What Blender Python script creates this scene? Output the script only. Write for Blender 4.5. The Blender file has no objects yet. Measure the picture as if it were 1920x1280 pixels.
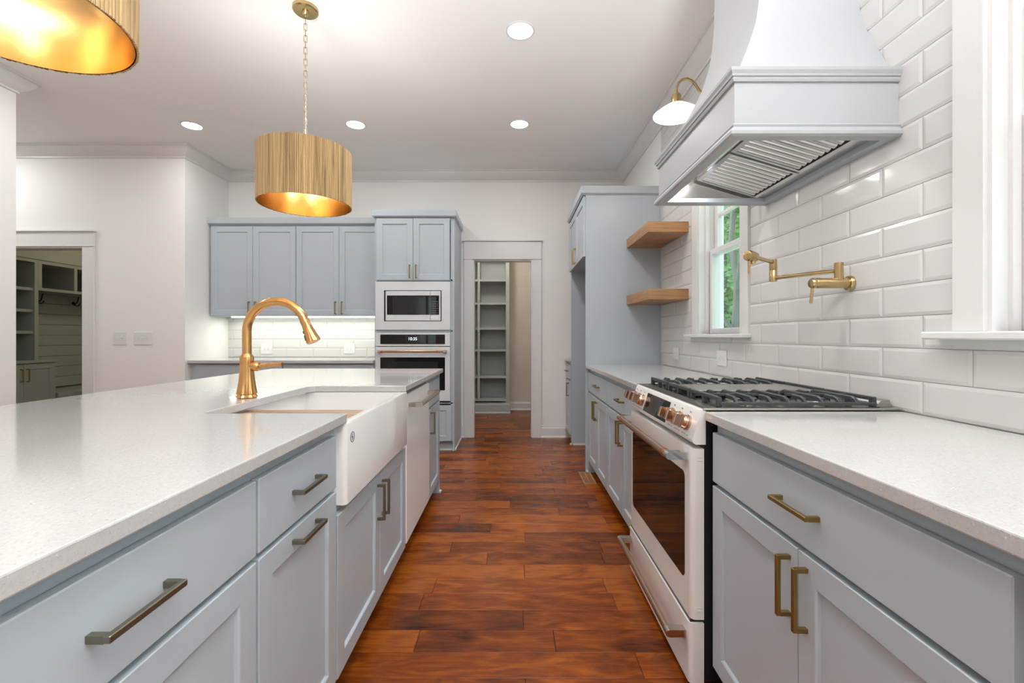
import bpy, bmesh, math, random
from mathutils import Vector, Matrix
R = random.Random(7)
PI = math.pi
C = bpy.context.scene.collection
SC = bpy.context.scene

# ---------------------------------------------------------------- camera, world, exposure
cam = bpy.data.cameras.new('camera'); cam.lens = 16.0; cam.sensor_width = 36.0
cam.shift_x = -2/1920; cam.shift_y = -10.5/1920; cam.clip_start = 0.02; cam.clip_end = 300
co = bpy.data.objects.new('camera', cam); C.objects.link(co)
co.location = (0, 0, 1.16); co.rotation_euler = (PI/2, 0, 0); SC.camera = co
W = bpy.data.worlds.new('World'); SC.world = W; W.use_nodes = True
bg = W.node_tree.nodes['Background']; bg.inputs[0].default_value = (0.86, 0.94, 1.0, 1); bg.inputs[1].default_value = 2.0
SC.view_settings.view_transform = 'Standard'; SC.view_settings.look = 'None'
SC.view_settings.gamma = 1; SC.view_settings.use_curve_mapping = False
SC.view_settings.exposure = 0.29
CAN_W = 5.0          # watts of each recessed light
PEND_W = 15.0

def lamp(name, kind, loc, power, color=(1, .95, .88), size=.14, rot=(0, 0, 0), parent=None, **kw):
    l = bpy.data.lights.new(name, kind); l.energy = power; l.color = color
    if kind == 'AREA':
        l.shape = kw.get('shape', 'DISK'); l.size = size
        if 'size_y' in kw: l.size_y = kw['size_y']
        if 'spread' in kw: l.spread = kw['spread']
    else:
        l.shadow_soft_size = size
    o = bpy.data.objects.new(name, l); C.objects.link(o); o.location = loc; o.rotation_euler = rot
    if parent is not None:
        o.parent = parent; o.location = Vector(loc) - org(parent)
    return o

# added soft area light behind the camera, standing in for a ceiling-bounced flash
fl = lamp('bounce_fill', 'AREA', (.70, -1.6, 1.3), 92, (.97, .99, 1), .9, shape='SQUARE', spread=math.radians(80))
fl.rotation_euler = Vector((.08, -.58, -.80)).to_track_quat('Z', 'Y').to_euler()

# ---------------------------------------------------------------- materials
def srgb(r, g, b):
    f = lambda c: (c/255/12.92) if c/255 <= .04045 else ((c/255+.055)/1.055)**2.4
    return (f(r), f(g), f(b), 1)
def mat(name, col, rough=.5, metal=0, spec=.5, noise=None, bump=None, coat=0, emit=None, estr=0, aniso=0):
    m = bpy.data.materials.new(name); m.use_nodes = True; nt = m.node_tree; b = nt.nodes['Principled BSDF']
    b.inputs['Base Color'].default_value = col if len(col) == 4 else (*col, 1)
    b.inputs['Roughness'].default_value = rough; b.inputs['Metallic'].default_value = metal
    b.inputs['Specular IOR Level'].default_value = spec; b.inputs['Coat Weight'].default_value = coat
    b.inputs['Coat Roughness'].default_value = .05
    b.inputs['Anisotropic'].default_value = aniso
    tc = nt.nodes.new('ShaderNodeTexCoord')
    if noise:                      # (scale vec, amount): slight value variation
        sc, amt = noise
        mp = nt.nodes.new('ShaderNodeMapping'); mp.inputs['Scale'].default_value = sc if hasattr(sc, '__len__') else (sc,)*3
        n = nt.nodes.new('ShaderNodeTexNoise'); n.inputs['Scale'].default_value = 1; n.inputs['Detail'].default_value = 4
        nt.links.new(tc.outputs['Object'], mp.inputs[0]); nt.links.new(mp.outputs[0], n.inputs['Vector'])
        mr = nt.nodes.new('ShaderNodeMapRange'); mr.inputs[3].default_value = 1-amt; mr.inputs[4].default_value = 1+amt
        nt.links.new(n.outputs['Fac'], mr.inputs[0])
        mx = nt.nodes.new('ShaderNodeMix'); mx.data_type = 'RGBA'; mx.blend_type = 'MULTIPLY'; mx.inputs[0].default_value = 1
        mx.inputs[6].default_value = b.inputs['Base Color'].default_value
        nt.links.new(mr.outputs[0], mx.inputs[7]); nt.links.new(mx.outputs[2], b.inputs['Base Color'])
    if bump:                       # (scale vec, strength, distance)
        sc, st, di = bump
        mp = nt.nodes.new('ShaderNodeMapping'); mp.inputs['Scale'].default_value = sc if hasattr(sc, '__len__') else (sc,)*3
        n = nt.nodes.new('ShaderNodeTexNoise'); n.inputs['Scale'].default_value = 1; n.inputs['Detail'].default_value = 3
        bp = nt.nodes.new('ShaderNodeBump'); bp.inputs['Strength'].default_value = st; bp.inputs['Distance'].default_value = di
        nt.links.new(tc.outputs['Object'], mp.inputs[0]); nt.links.new(mp.outputs[0], n.inputs['Vector'])
        nt.links.new(n.outputs['Fac'], bp.inputs['Height']); nt.links.new(bp.outputs[0], b.inputs['Normal'])
    if emit:
        b.inputs['Emission Color'].default_value = (*emit[:3], 1); b.inputs['Emission Strength'].default_value = estr
    return m

M = {}
M['wall'] = mat('wall_paint', (.85, .835, .82), .6, noise=(1.5, .012), bump=(220, .06, .001))
M['ceil'] = mat('ceiling_paint', (.91, .90, .89), .7, noise=(1.2, .012), bump=(180, .06, .001))
M['trim'] = mat('trim_paint', (.74, .73, .72), .32, noise=(3, .01))
M['blue'] = mat('cabinet_paint', (.445, .503, .55), .30, noise=(3, .015), bump=(90, .03, .0005))
M['hood'] = mat('hood_paint', (.455, .475, .492), .38, noise=(3, .012), bump=(70, .05, .0005))
M['sage'] = mat('mudroom_paint', (.30, .33, .30), .45, noise=(4, .03))
M['pantry'] = mat('pantry_wall_paint', (.66, .62, .54), .6, noise=(2, .02))
M['pshelf'] = mat('pantry_shelf_paint', (.40, .43, .42), .4, noise=(4, .02))
M['kick'] = mat('toe_kick_shaded', (.05, .035, .028), .6, noise=(10, .1))  # dark base colour holds the shadow of the recess
M['tile'] = mat('glazed_tile', (.66, .65, .64), .14, bump=(14, .12, .003))
M['grout'] = mat('grout', (.72, .70, .68), .8, noise=(60, .04))
M['fire'] = mat('fireclay', (.84, .82, .80), .07, coat=.5, noise=(5, .01))
M['white'] = mat('white_enamel', (.78, .765, .75), .22, coat=.2, noise=(5, .01))
M['app'] = mat('appliance_matte_white', (.66, .675, .69), .33, noise=(5, .01))
M['black'] = mat('black_enamel', (.012, .012, .013), .35, noise=(20, .2))
M['iron'] = mat('cast_iron', (.045, .050, .053), .38, noise=(80, .25), bump=(300, .2, .001))
M['glassblk'] = mat('black_glass', (.008, .007, .006), .03, spec=.35, coat=0, noise=(5, .1))
M['screen'] = mat('display_screen', (.022, .024, .024), .08, spec=.3, noise=(5, .1))
M['digits'] = mat('display_digits', (.8, .9, .95), .5, emit=(.8, .92, 1), estr=.9)
M['steel'] = mat('brushed_stainless', (.66, .66, .65), .22, 1, noise=(3, .04))
M['steel_l'] = mat('cooktop_stainless', (.46, .45, .42), .28, 1, noise=((4, 260, 260), .07))
M['pan'] = mat('dark_stainless', (.16, .155, .145), .2, 1, noise=(6, .05))
M['dwwhite'] = mat('dishwasher_white', (.90, .895, .89), .22, noise=(5, .01))
M['brass'] = mat('brushed_brass', (.54, .40, .20), .24, 1, noise=((80, 80, 6), .08), bump=((200, 200, 8), .06, .0005))
M['gold'] = mat('faucet_gold', (.70, .385, .15), .20, 1, noise=((60, 60, 8), .06))
M['liner'] = mat('brass_liner', (.80, .53, .23), .24, 1, noise=((3, 3, 160), .06), bump=((3, 3, 300), .10, .0006))
M['pull'] = mat('satin_brass_pull', (.36, .255, .095), .35, 1, noise=(40, .06))
M['pewter'] = mat('antique_pewter_pull', (.27, .25, .19), .33, 1, noise=(40, .06))
M['copper'] = mat('brushed_copper', (.58, .39, .28), .22, 1, noise=((6, 400, 6), .12))
M['copper_r'] = mat('copper_band', (.72, .24, .10), .25, 1, noise=(60, .1))
M['bronze'] = mat('brushed_bronze', (.58, .50, .44), .24, 1, noise=((6, 400, 6), .1))
M['cap'] = mat('polished_cap', (.75, .80, .82), .10, 1, noise=(6, .05))
M['hook'] = mat('oil_rubbed_hook', (.01, .009, .008), .4, .6, noise=(30, .2))
M['plate'] = mat('switch_plate', (.76, .755, .75), .3, noise=(9, .01))
M['ink'] = mat('logo_ink', (.05, .05, .05), .5, noise=(9, .05))
M['slot'] = mat('slot_dark', (.25, .24, .23), .6, noise=(9, .05))
M['lens'] = mat('light_lens', (1, 1, 1), .5, emit=(1, .97, .93), estr=9, noise=(5, .01))
M['led'] = mat('led_strip', (1, 1, 1), .5, emit=(.95, 1, .86), estr=4, noise=(5, .01))
M['bulb'] = mat('bulb_glow', (1, 1, 1), .5, emit=(1, .85, .6), estr=3, noise=(5, .01))
M['opal'] = mat('white_enamel_shade', (.93, .92, .90), .25, noise=(8, .01), emit=(1, .97, .90), estr=.55)
M['bark'] = mat('tree_bark', (.21, .21, .19), .9, noise=((14, 14, 3), .45), bump=((14, 14, 3), .6, .03))
M['leaf'] = mat('tree_leaves', (.33, .50, .26), .7, noise=(1.5, .45))
M['grass'] = mat('grass_ground', (.24, .36, .16), .9, noise=(2, .4))
M['soffit'] = mat('outside_white', (.85, .87, .86), .5, noise=(3, .02))

def glass_mat():
    m = bpy.data.materials.new('window_glass'); m.use_nodes = True; nt = m.node_tree; nt.nodes.clear()
    o = nt.nodes.new('ShaderNodeOutputMaterial'); t = nt.nodes.new('ShaderNodeBsdfTransparent'); g = nt.nodes.new('ShaderNodeBsdfGlossy')
    t.inputs[0].default_value = (.93, .985, .965, 1); g.inputs['Roughness'].default_value = .02
    lw = nt.nodes.new('ShaderNodeLayerWeight'); lw.inputs[0].default_value = .5; pw = nt.nodes.new('ShaderNodeMath'); pw.operation = 'POWER'; pw.inputs[1].default_value = 5; nt.links.new(lw.outputs['Facing'], pw.inputs[0]); f = nt.nodes.new('ShaderNodeMath'); f.operation = 'MULTIPLY_ADD'; f.inputs[1].default_value = .7; f.inputs[2].default_value = .035; nt.links.new(pw.outputs[0], f.inputs[0]); mx = nt.nodes.new('ShaderNodeMixShader')
    nt.links.new(f.outputs[0], mx.inputs[0]); nt.links.new(t.outputs[0], mx.inputs[1]); nt.links.new(g.outputs[0], mx.inputs[2])
    nt.links.new(mx.outputs[0], o.inputs[0]); return m
M['glass'] = glass_mat()

def ramp(nt, stops):
    r = nt.nodes.new('ShaderNodeValToRGB'); e = r.color_ramp.elements
    e[0].position, e[0].color = stops[0][0], (*stops[0][1], 1); e[1].position, e[1].color = stops[-1][0], (*stops[-1][1], 1)
    for p, c in stops[1:-1]:
        x = e.new(p); x.color = (*c, 1)
    return r
def floor_mat():
    m = bpy.data.materials.new('stained_wood_floor'); m.use_nodes = True; nt = m.node_tree; b = nt.nodes['Principled BSDF']; L = nt.links.new
    tc = nt.nodes.new('ShaderNodeTexCoord'); oi = nt.nodes.new('ShaderNodeObjectInfo')
    mul = nt.nodes.new('ShaderNodeVectorMath'); mul.operation = 'SCALE'; cx = nt.nodes.new('ShaderNodeCombineXYZ')
    L(oi.outputs['Random'], cx.inputs[0]); L(oi.outputs['Random'], cx.inputs[1]); L(oi.outputs['Random'], cx.inputs[2])
    L(cx.outputs[0], mul.inputs[0]); mul.inputs['Scale'].default_value = 37
    add = nt.nodes.new('ShaderNodeVectorMath'); L(tc.outputs['Object'], add.inputs[0]); L(mul.outputs[0], add.inputs[1])
    def nz(scale, det=5, dist=0, s=1):
        mp = nt.nodes.new('ShaderNodeMapping'); mp.inputs['Scale'].default_value = scale; L(add.outputs[0], mp.inputs[0])
        n = nt.nodes.new('ShaderNodeTexNoise'); n.inputs['Scale'].default_value = s; n.inputs['Detail'].default_value = det
        n.inputs['Distortion'].default_value = dist; L(mp.outputs[0], n.inputs['Vector']); return n
    g1 = nz((3.0, 11, 8), 7, 2.8); g2 = nz((2.2, 5.0, 3), 4, 1.4); g3 = nz((10, 150, 30), 3, .3)
    mx = nt.nodes.new('ShaderNodeMath'); mx.operation = 'MULTIPLY_ADD'; L(g1.outputs['Fac'], mx.inputs[0]); mx.inputs[1].default_value = .45
    m2 = nt.nodes.new('ShaderNodeMath'); m2.operation = 'MULTIPLY'; L(g2.outputs['Fac'], m2.inputs[0]); m2.inputs[1].default_value = .55
    L(m2.outputs[0], mx.inputs[2])
    m3 = nt.nodes.new('ShaderNodeMath'); m3.operation = 'MULTIPLY_ADD'; L(g3.outputs['Fac'], m3.inputs[0]); m3.inputs[1].default_value = .20; L(mx.outputs[0], m3.inputs[2])
    rnd = nt.nodes.new('ShaderNodeMath'); rnd.operation = 'MULTIPLY_ADD'; L(oi.outputs['Random'], rnd.inputs[0]); rnd.inputs[1].default_value = .25; L(m3.outputs[0], rnd.inputs[2])
    r = ramp(nt, [(.42, (.045, .010, .003)), (.55, (.108, .022, .004)), (.68, (.190, .041, .005)), (.88, (.35, .092, .010))]); L(rnd.outputs[0], r.inputs[0])
    # knots
    mp = nt.nodes.new('ShaderNodeMapping'); mp.inputs['Scale'].default_value = (2.6, 6.0, 1); L(add.outputs[0], mp.inputs[0])
    v = nt.nodes.new('ShaderNodeTexVoronoi'); v.inputs['Scale'].default_value = 1; L(mp.outputs[0], v.inputs['Vector'])
    kr = ramp(nt, [(.02, (.22, .16, .14)), (.06, (.45, .38, .35)), (.16, (1, 1, 1))]); L(v.outputs['Distance'], kr.inputs[0])
    mm = nt.nodes.new('ShaderNodeMix'); mm.data_type = 'RGBA'; mm.blend_type = 'MULTIPLY'; mm.inputs[0].default_value = .8
    L(r.outputs[0], mm.inputs[6]); L(kr.outputs[0], mm.inputs[7]); L(mm.outputs[2], b.inputs['Base Color'])
    b.inputs['Roughness'].default_value = .27; b.inputs['Specular IOR Level'].default_value = .30
    bp = nt.nodes.new('ShaderNodeBump'); bp.inputs['Strength'].default_value = .25; bp.inputs['Distance'].default_value = .002
    L(g1.outputs['Fac'], bp.inputs['Height']); L(bp.outputs[0], b.inputs['Normal'])
    return m
M['floor'] = floor_mat()
M['subfloor'] = mat('subfloor', (.030, .010, .005), .8, noise=(8, .2))
def wood(name, cols, sc, rough=.4, bump=.15):
    m = bpy.data.materials.new(name); m.use_nodes = True; nt = m.node_tree; b = nt.nodes['Principled BSDF']; L = nt.links.new
    tc = nt.nodes.new('ShaderNodeTexCoord'); mp = nt.nodes.new('ShaderNodeMapping'); mp.inputs['Scale'].default_value = sc
    L(tc.outputs['Object'], mp.inputs[0]); n = nt.nodes.new('ShaderNodeTexNoise'); n.inputs['Scale'].default_value = 1
    n.inputs['Detail'].default_value = 6; n.inputs['Distortion'].default_value = .8; L(mp.outputs[0], n.inputs['Vector'])
    r = ramp(nt, [(.32, cols[0]), (.5, cols[1]), (.68, cols[2])]); L(n.outputs['Fac'], r.inputs[0]); L(r.outputs[0], b.inputs['Base Color'])
    b.inputs['Roughness'].default_value = rough
    bp = nt.nodes.new('ShaderNodeBump'); bp.inputs['Strength'].default_value = bump; bp.inputs['Distance'].default_value = .002
    L(n.outputs['Fac'], bp.inputs['Height']); L(bp.outputs[0], b.inputs['Normal']); return m
M['oak'] = wood('oiled_oak', [(.26, .115, .045), (.40, .20, .085), (.50, .28, .13)], (3, 3, 90))
M['walnut'] = wood('board_wood', [(.20, .115, .07), (.40, .27, .18), (.52, .38, .27)], (2, 28, 4))
M['reed'] = wood('washed_reed', [(.27, .17, .07), (.50, .33, .15), (.62, .44, .22)], (95, 95, 2.2), .6, .3)
def quartz():
    m = bpy.data.materials.new('white_quartz'); m.use_nodes = True; nt = m.node_tree; b = nt.nodes['Principled BSDF']; L = nt.links.new
    tc = nt.nodes.new('ShaderNodeTexCoord')
    v = nt.nodes.new('ShaderNodeTexVoronoi'); v.inputs['Scale'].default_value = 560; L(tc.outputs['Object'], v.inputs['Vector'])
    sp = nt.nodes.new('ShaderNodeSeparateColor'); L(v.outputs['Color'], sp.inputs[0])
    r1 = ramp(nt, [(.0, (.42, .40, .37)), (.03, (.47, .455, .44)), (.07, (.53, .52, .51)), (.995, (.545, .535, .525)), (1, (.80, .80, .80))]); L(sp.outputs[0], r1.inputs[0])
    n = nt.nodes.new('ShaderNodeTexNoise'); n.inputs['Scale'].default_value = 140; n.inputs['Detail'].default_value = 4; L(tc.outputs['Object'], n.inputs['Vector'])
    r2 = ramp(nt, [(.35, (.95, .95, .95)), (.65, (1.02, 1.02, 1.02))]); L(n.outputs['Fac'], r2.inputs[0])
    mx = nt.nodes.new('ShaderNodeMix'); mx.data_type = 'RGBA'; mx.blend_type = 'MULTIPLY'; mx.inputs[0].default_value = 1
    L(r1.outputs[0], mx.inputs[6]); L(r2.outputs[0], mx.inputs[7]); L(mx.outputs[2], b.inputs['Base Color'])
    b.inputs['Roughness'].default_value = .11; b.inputs['Coat Weight'].default_value = .2; return m
M['quartz'] = quartz()

# ---------------------------------------------------------------- mesh helpers
class MB:
    def __init__(s): s.v = []; s.f = []
    def add(s, vs, fs):
        k = len(s.v); s.v += [tuple(p) for p in vs]; s.f += [tuple(i+k for i in f) for f in fs]; return s
    def box(s, x0, x1, y0, y1, z0, z1, c=0):
        if x0 > x1: x0, x1 = x1, x0
        if y0 > y1: y0, y1 = y1, y0
        if z0 > z1: z0, z1 = z1, z0
        if c <= 0:
            vs = [(x, y, z) for x in (x0, x1) for y in (y0, y1) for z in (z0, z1)]
            return s.add(vs, [(0, 1, 3, 2), (4, 6, 7, 5), (0, 4, 5, 1), (2, 3, 7, 6), (0, 2, 6, 4), (1, 5, 7, 3)])
        c = min(c, (x1-x0)/2.2, (y1-y0)/2.2, (z1-z0)/2.2)
        idx = {}; vs = []
        for i, X in enumerate((x0, x1)):
            for j, Y in enumerate((y0, y1)):
                for k, Z in enumerate((z0, z1)):
                    sx, sy, sz = (1 if i == 0 else -1), (1 if j == 0 else -1), (1 if k == 0 else -1)
                    for a, p in enumerate(((X, Y+sy*c, Z+sz*c), (X+sx*c, Y, Z+sz*c), (X+sx*c, Y+sy*c, Z))):
                        idx[i, j, k, a] = len(vs); vs.append(p)
        g = idx; fs = []
        for i in (0, 1): fs.append((g[i,0,0,0], g[i,1,0,0], g[i,1,1,0], g[i,0,1,0]))
        for j in (0, 1): fs.append((g[0,j,0,1], g[1,j,0,1], g[1,j,1,1], g[0,j,1,1]))
        for k in (0, 1): fs.append((g[0,0,k,2], g[1,0,k,2], g[1,1,k,2], g[0,1,k,2]))
        for i in (0, 1):
            for j in (0, 1): fs.append((g[i,j,0,0], g[i,j,0,1], g[i,j,1,1], g[i,j,1,0]))
            for k in (0, 1): fs.append((g[i,0,k,0], g[i,0,k,2], g[i,1,k,2], g[i,1,k,0]))
        for j in (0, 1):
            for k in (0, 1): fs.append((g[0,j,k,1], g[0,j,k,2], g[1,j,k,2], g[1,j,k,1]))
        for i in (0, 1):
            for j in (0, 1):
                for k in (0, 1): fs.append((g[i,j,k,0], g[i,j,k,1], g[i,j,k,2]))
        return s.add(vs, fs)
    def prism(s, poly, a0, a1, axis='z'):
        n = len(poly)
        def P(p, a): return {'z': (p[0], p[1], a), 'y': (p[0], a, p[1]), 'x': (a, p[0], p[1])}[axis]
        vs = [P(p, a0) for p in poly]+[P(p, a1) for p in poly]
        return s.add(vs, [tuple(range(n)), tuple(range(n, 2*n))]+[(i, (i+1) % n, n+(i+1) % n, n+i) for i in range(n)])
    def lathe(s, prof, c, n=32, axis=(0, 0, 1), mod=None, cap=True):
        a = Vector(axis).normalized(); t = Vector((0, 0, 1)) if abs(a.z) < .9 else Vector((1, 0, 0))
        u = a.cross(t).normalized(); w = a.cross(u); c = Vector(c); vs = []
        for r, h in prof:
            for i in range(n):
                th = 2*PI*i/n; rr = r*(mod(th, h) if mod else 1)
                vs.append(c+a*h+u*(rr*math.cos(th))+w*(rr*math.sin(th)))
        fs = [(k*n+i, k*n+(i+1) % n, (k+1)*n+(i+1) % n, (k+1)*n+i) for k in range(len(prof)-1) for i in range(n)]
        if cap: fs += [tuple(range(n)), tuple(range((len(prof)-1)*n, len(prof)*n))]
        return s.add(vs, fs)
    def cyl(s, p0, p1, r, n=20, r1=None):
        p0, p1 = Vector(p0), Vector(p1); d = p1-p0
        return s.lathe([(r, 0), (r if r1 is None else r1, d.length)], p0, n, d)
    def tube(s, pts, r, n=12, closed=False):
        pts = [Vector(p) for p in pts]; m = len(pts); rs = r if hasattr(r, '__len__') else [r]*m; vs = []; up = None
        for i, p in enumerate(pts):
            if closed: d = pts[(i+1) % m]-pts[i-1]
            else: d = pts[min(i+1, m-1)]-pts[max(i-1, 0)]
            d.normalize()
            if up is None: up = d.orthogonal().normalized()
            up = (up-d*up.dot(d)).normalized(); w = d.cross(up)
            for k in range(n): vs.append(p+(up*math.cos(2*PI*k/n)+w*math.sin(2*PI*k/n))*rs[i])
        fs = [(i*n+k, i*n+(k+1) % n, ((i+1) % m)*n+(k+1) % n, ((i+1) % m)*n+k) for i in range(m if closed else m-1) for k in range(n)]
        if not closed: fs += [tuple(range(n)), tuple(range((m-1)*n, m*n))]
        return s.add(vs, fs)
    def bar(s, pts, w, h, up=(0, 0, 1)):     # rectangular section along a path
        pts = [Vector(p) for p in pts]; up = Vector(up); vs = []; m = len(pts)
        for i, p in enumerate(pts):
            d = (pts[min(i+1, m-1)]-pts[max(i-1, 0)]).normalized(); sd = d.cross(up).normalized(); u = sd.cross(d)
            for a, b in ((-1, -1), (1, -1), (1, .6), (.6, 1), (-.6, 1), (-1, .6)): vs.append(p+sd*a*w/2+u*b*h/2)
        fs = [(i*6+k, i*6+(k+1) % 6, (i+1)*6+(k+1) % 6, (i+1)*6+k) for i in range(m-1) for k in range(6)]
        return s.add(vs, fs+[tuple(range(6)), tuple(range((m-1)*6, m*6))])

ORG = {}
def org(o): return ORG.get(o.name, Vector((0, 0, 0)))
def build(mb, name, m, parent=None, smooth=False, bevel=0, kind=None, label=None, at=None):
    base = Vector(at) if at is not None else (org(parent) if parent is not None else Vector((0, 0, 0)))
    me = bpy.data.meshes.new(name); me.from_pydata([tuple(Vector(p)-base) for p in mb.v], [], mb.f)
    bm = bmesh.new(); bm.from_mesh(me); bmesh.ops.recalc_face_normals(bm, faces=bm.faces)
    bm.to_mesh(me); bm.free(); me.materials.append(m)
    if smooth:
        me.shade_smooth()
        try: me.set_sharp_from_angle(angle=math.radians(38))
        except Exception: pass
    o = bpy.data.objects.new(name, me); C.objects.link(o)
    if parent is not None:
        o.parent = parent; o.location = base-org(parent)
    else: o.location = base
    ORG[o.name] = base.copy()
    if bevel:
        b = o.modifiers.new('bevel', 'BEVEL'); b.width = bevel; b.segments = 2; b.limit_method = 'ANGLE'
    if kind: o['kind'] = kind
    if label: o['label'] = label
    return o
def tag(o, label, cat, group=None):
    o['label'] = label; o['category'] = cat
    if group: o['group'] = group
    return o
def thing(name, label, cat, loc=(0, 0, 0), group=None):
    o = bpy.data.objects.new(name, None); C.objects.link(o); o.location = loc; o.empty_display_size = .05
    ORG[o.name] = Vector(loc); return tag(o, label, cat, group)
def sgroup(name, loc=(0, 0, 0)):
    o = bpy.data.objects.new(name, None); C.objects.link(o); o.location = loc; ORG[o.name] = Vector(loc); o['kind'] = 'structure'; return o
def bb(*a, c=0): return MB().box(*a, c=c)

def rings(path, prof, closed=False):         # offset path to its left by o at height z, mitred
    P = [Vector((p[0], p[1])) for p in path]; n = len(P); out = []
    def nrm(a, b):
        d = (b-a).normalized(); return Vector((-d.y, d.x))
    for i in range(n):
        if closed: n1, n2 = nrm(P[i-1], P[i]), nrm(P[i], P[(i+1) % n])
        else:
            n1 = nrm(P[i-1], P[i]) if i > 0 else nrm(P[0], P[1]); n2 = nrm(P[i], P[i+1]) if i < n-1 else n1
        mv = (n1+n2)/(1+n1.dot(n2)); out.append([(P[i].x+mv.x*o, P[i].y+mv.y*o, z) for o, z in prof])
    return out
def sweep(path, prof, seg=None, closed=False, caps=True):
    r = rings(path, prof, closed); m = len(prof); mb = MB(); n = len(path)
    segs = range(n if closed else n-1) if seg is None else seg
    for i in segs:
        a, b = r[i], r[(i+1) % n]; mb.add(a+b, [(k, k+1, m+k+1, m+k) for k in range(m-1)])
        if caps: mb.add(a, [tuple(range(m))]); mb.add(b, [tuple(range(m))])
    return mb
def rrect(u0, u1, v0, v1, r, n=5):
    pts = []
    for cx, cy, a in ((u1-r, v1-r, 0), (u0+r, v1-r, 90), (u0+r, v0+r, 180), (u1-r, v0+r, 270)):
        for i in range(n+1):
            t = math.radians(a+90*i/n); pts.append((cx+r*math.cos(t), cy+r*math.sin(t)))
    return pts

# cabinet fronts: T maps (u along run, v up, n outwards)
def FX(x0, s):  return lambda u, v, n: (x0+s*n, u, v)
def FY(y0):     return lambda u, v, n: (u, y0-n, v)
def tbox(T, u0, u1, v0, v1, n0, n1, c=0, mb=None):
    a = T(u0, v0, n0); b = T(u1, v1, n1); return (mb or MB()).box(a[0], b[0], a[1], b[1], a[2], b[2], c)
def shaker(T, u0, u1, v0, v1, th=.019, st=.057, rec=.009, n0=.001):
    c = .0015; L = [((u0, v0, u1, v1), n0), ((u0, v0, u1, v1), n0+th-c), ((u0+c, v0+c, u1-c, v1-c), n0+th),
         ((u0+st, v0+st, u1-st, v1-st), n0+th), ((u0+st+.004, v0+st+.004, u1-st-.004, v1-st-.004), n0+th-.003),
         ((u0+st+.006, v0+st+.006, u1-st-.006, v1-st-.006), n0+th-rec)]
    vs = []
    for (a, b, c2, d), n in L: vs += [T(a, b, n), T(c2, b, n), T(c2, d, n), T(a, d, n)]
    fs = [(k*4+i, k*4+(i+1) % 4, k*4+4+(i+1) % 4, k*4+4+i) for k in range(len(L)-1) for i in range(4)]
    fs += [(0, 1, 2, 3), tuple(range((len(L)-1)*4, len(L)*4))]
    return MB().add(vs, fs)
def pull(T, u, v, length, vert, m, parent, n0=.020, pr=.032, w=.0105, t=.0095):
    h = length/2; mb = MB()
    if vert:
        tbox(T, u-w/2, u+w/2, v-h, v+h, n0+pr-t, n0+pr, .0012, mb)
        for s in (-1, 1): tbox(T, u-w/2, u+w/2, v+s*h-(t if s > 0 else 0), v+s*h+(t if s < 0 else 0), n0, n0+pr-t+.001, 0, mb)
    else:
        tbox(T, u-h, u+h, v-w/2, v+w/2, n0+pr-t, n0+pr, .0012, mb)
        for s in (-1, 1): tbox(T, u+s*h-(t if s > 0 else 0), u+s*h+(t if s < 0 else 0), v-w/2, v+w/2, n0, n0+pr-t+.001, 0, mb)
    return build(mb, 'handle', m, parent)
def cabinet(name, label, T, u0, u1, v0, v1, depth, fronts, pm, cat='cabinet', group=None, kick=.10, body=None, paint=None, kn=-.075):
    paint = paint or M['blue']; c = T((u0+u1)/2, 0 if kick else v0, -depth/2); t = thing(name, label, cat, c, group)
    build(tbox(T, u0, u1, v0, (body or v1), -depth, 0), 'carcass', paint, t)
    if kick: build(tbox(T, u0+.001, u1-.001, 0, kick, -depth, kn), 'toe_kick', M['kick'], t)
    for f in fronts:
        if f[0] == 'drawer': o = build(tbox(T, f[1], f[2], f[3], f[4], .001, .020, .002), 'drawer', paint, t)
        else: o = build(shaker(T, f[1], f[2], f[3], f[4]), 'door', paint, t)
        if len(f) > 5 and f[5]:
            d, u, v, ln = f[5]; pull(T, u, v, ln, d == 'v', pm, o)
    return t

# ================================================================= THE SETTING
CH = 3.03; WX = 1.262; BY = 5.20
LOOP = [(WX, -3.5), (WX, BY), (-3.25, BY), (-3.25, 4.508), (-6.5, 4.508), (-6.5, 3.30), (-3.604, 3.30), (-3.604, -3.5)]
def holes_wall(mb, a0, a1, z0, z1, t0, t1, axis, holes):      # wall slab with rectangular holes
    xs = sorted({a0, a1, *[h[0] for h in holes], *[h[1] for h in holes]})
    for p, q in zip(xs, xs[1:]):
        hs = sorted([(h[2], h[3]) for h in holes if h[0] <= p and h[1] >= q]); z = z0
        for h0, h1 in hs+[(z1, z1)]:
            if h0 > z:
                if axis == 'x': mb.box(p, q, t0, t1, z, h0)
                else: mb.box(t0, t1, p, q, z, h0)
            z = max(z, h1)
    return mb
W1 = (.627, 1.207, 1.172, 2.30); W2 = (2.51, 3.09, 1.172, 2.30)
wall_right = build(holes_wall(MB(), -3.6, BY+.12, 0, CH, WX+.008, 1.40, 'y', [W1, W2, (-1.30, -.10, .95, 2.45), (-3.3, -1.6, .10, 2.45)]), 'wall_right', M['grout'], kind='structure')
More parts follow.
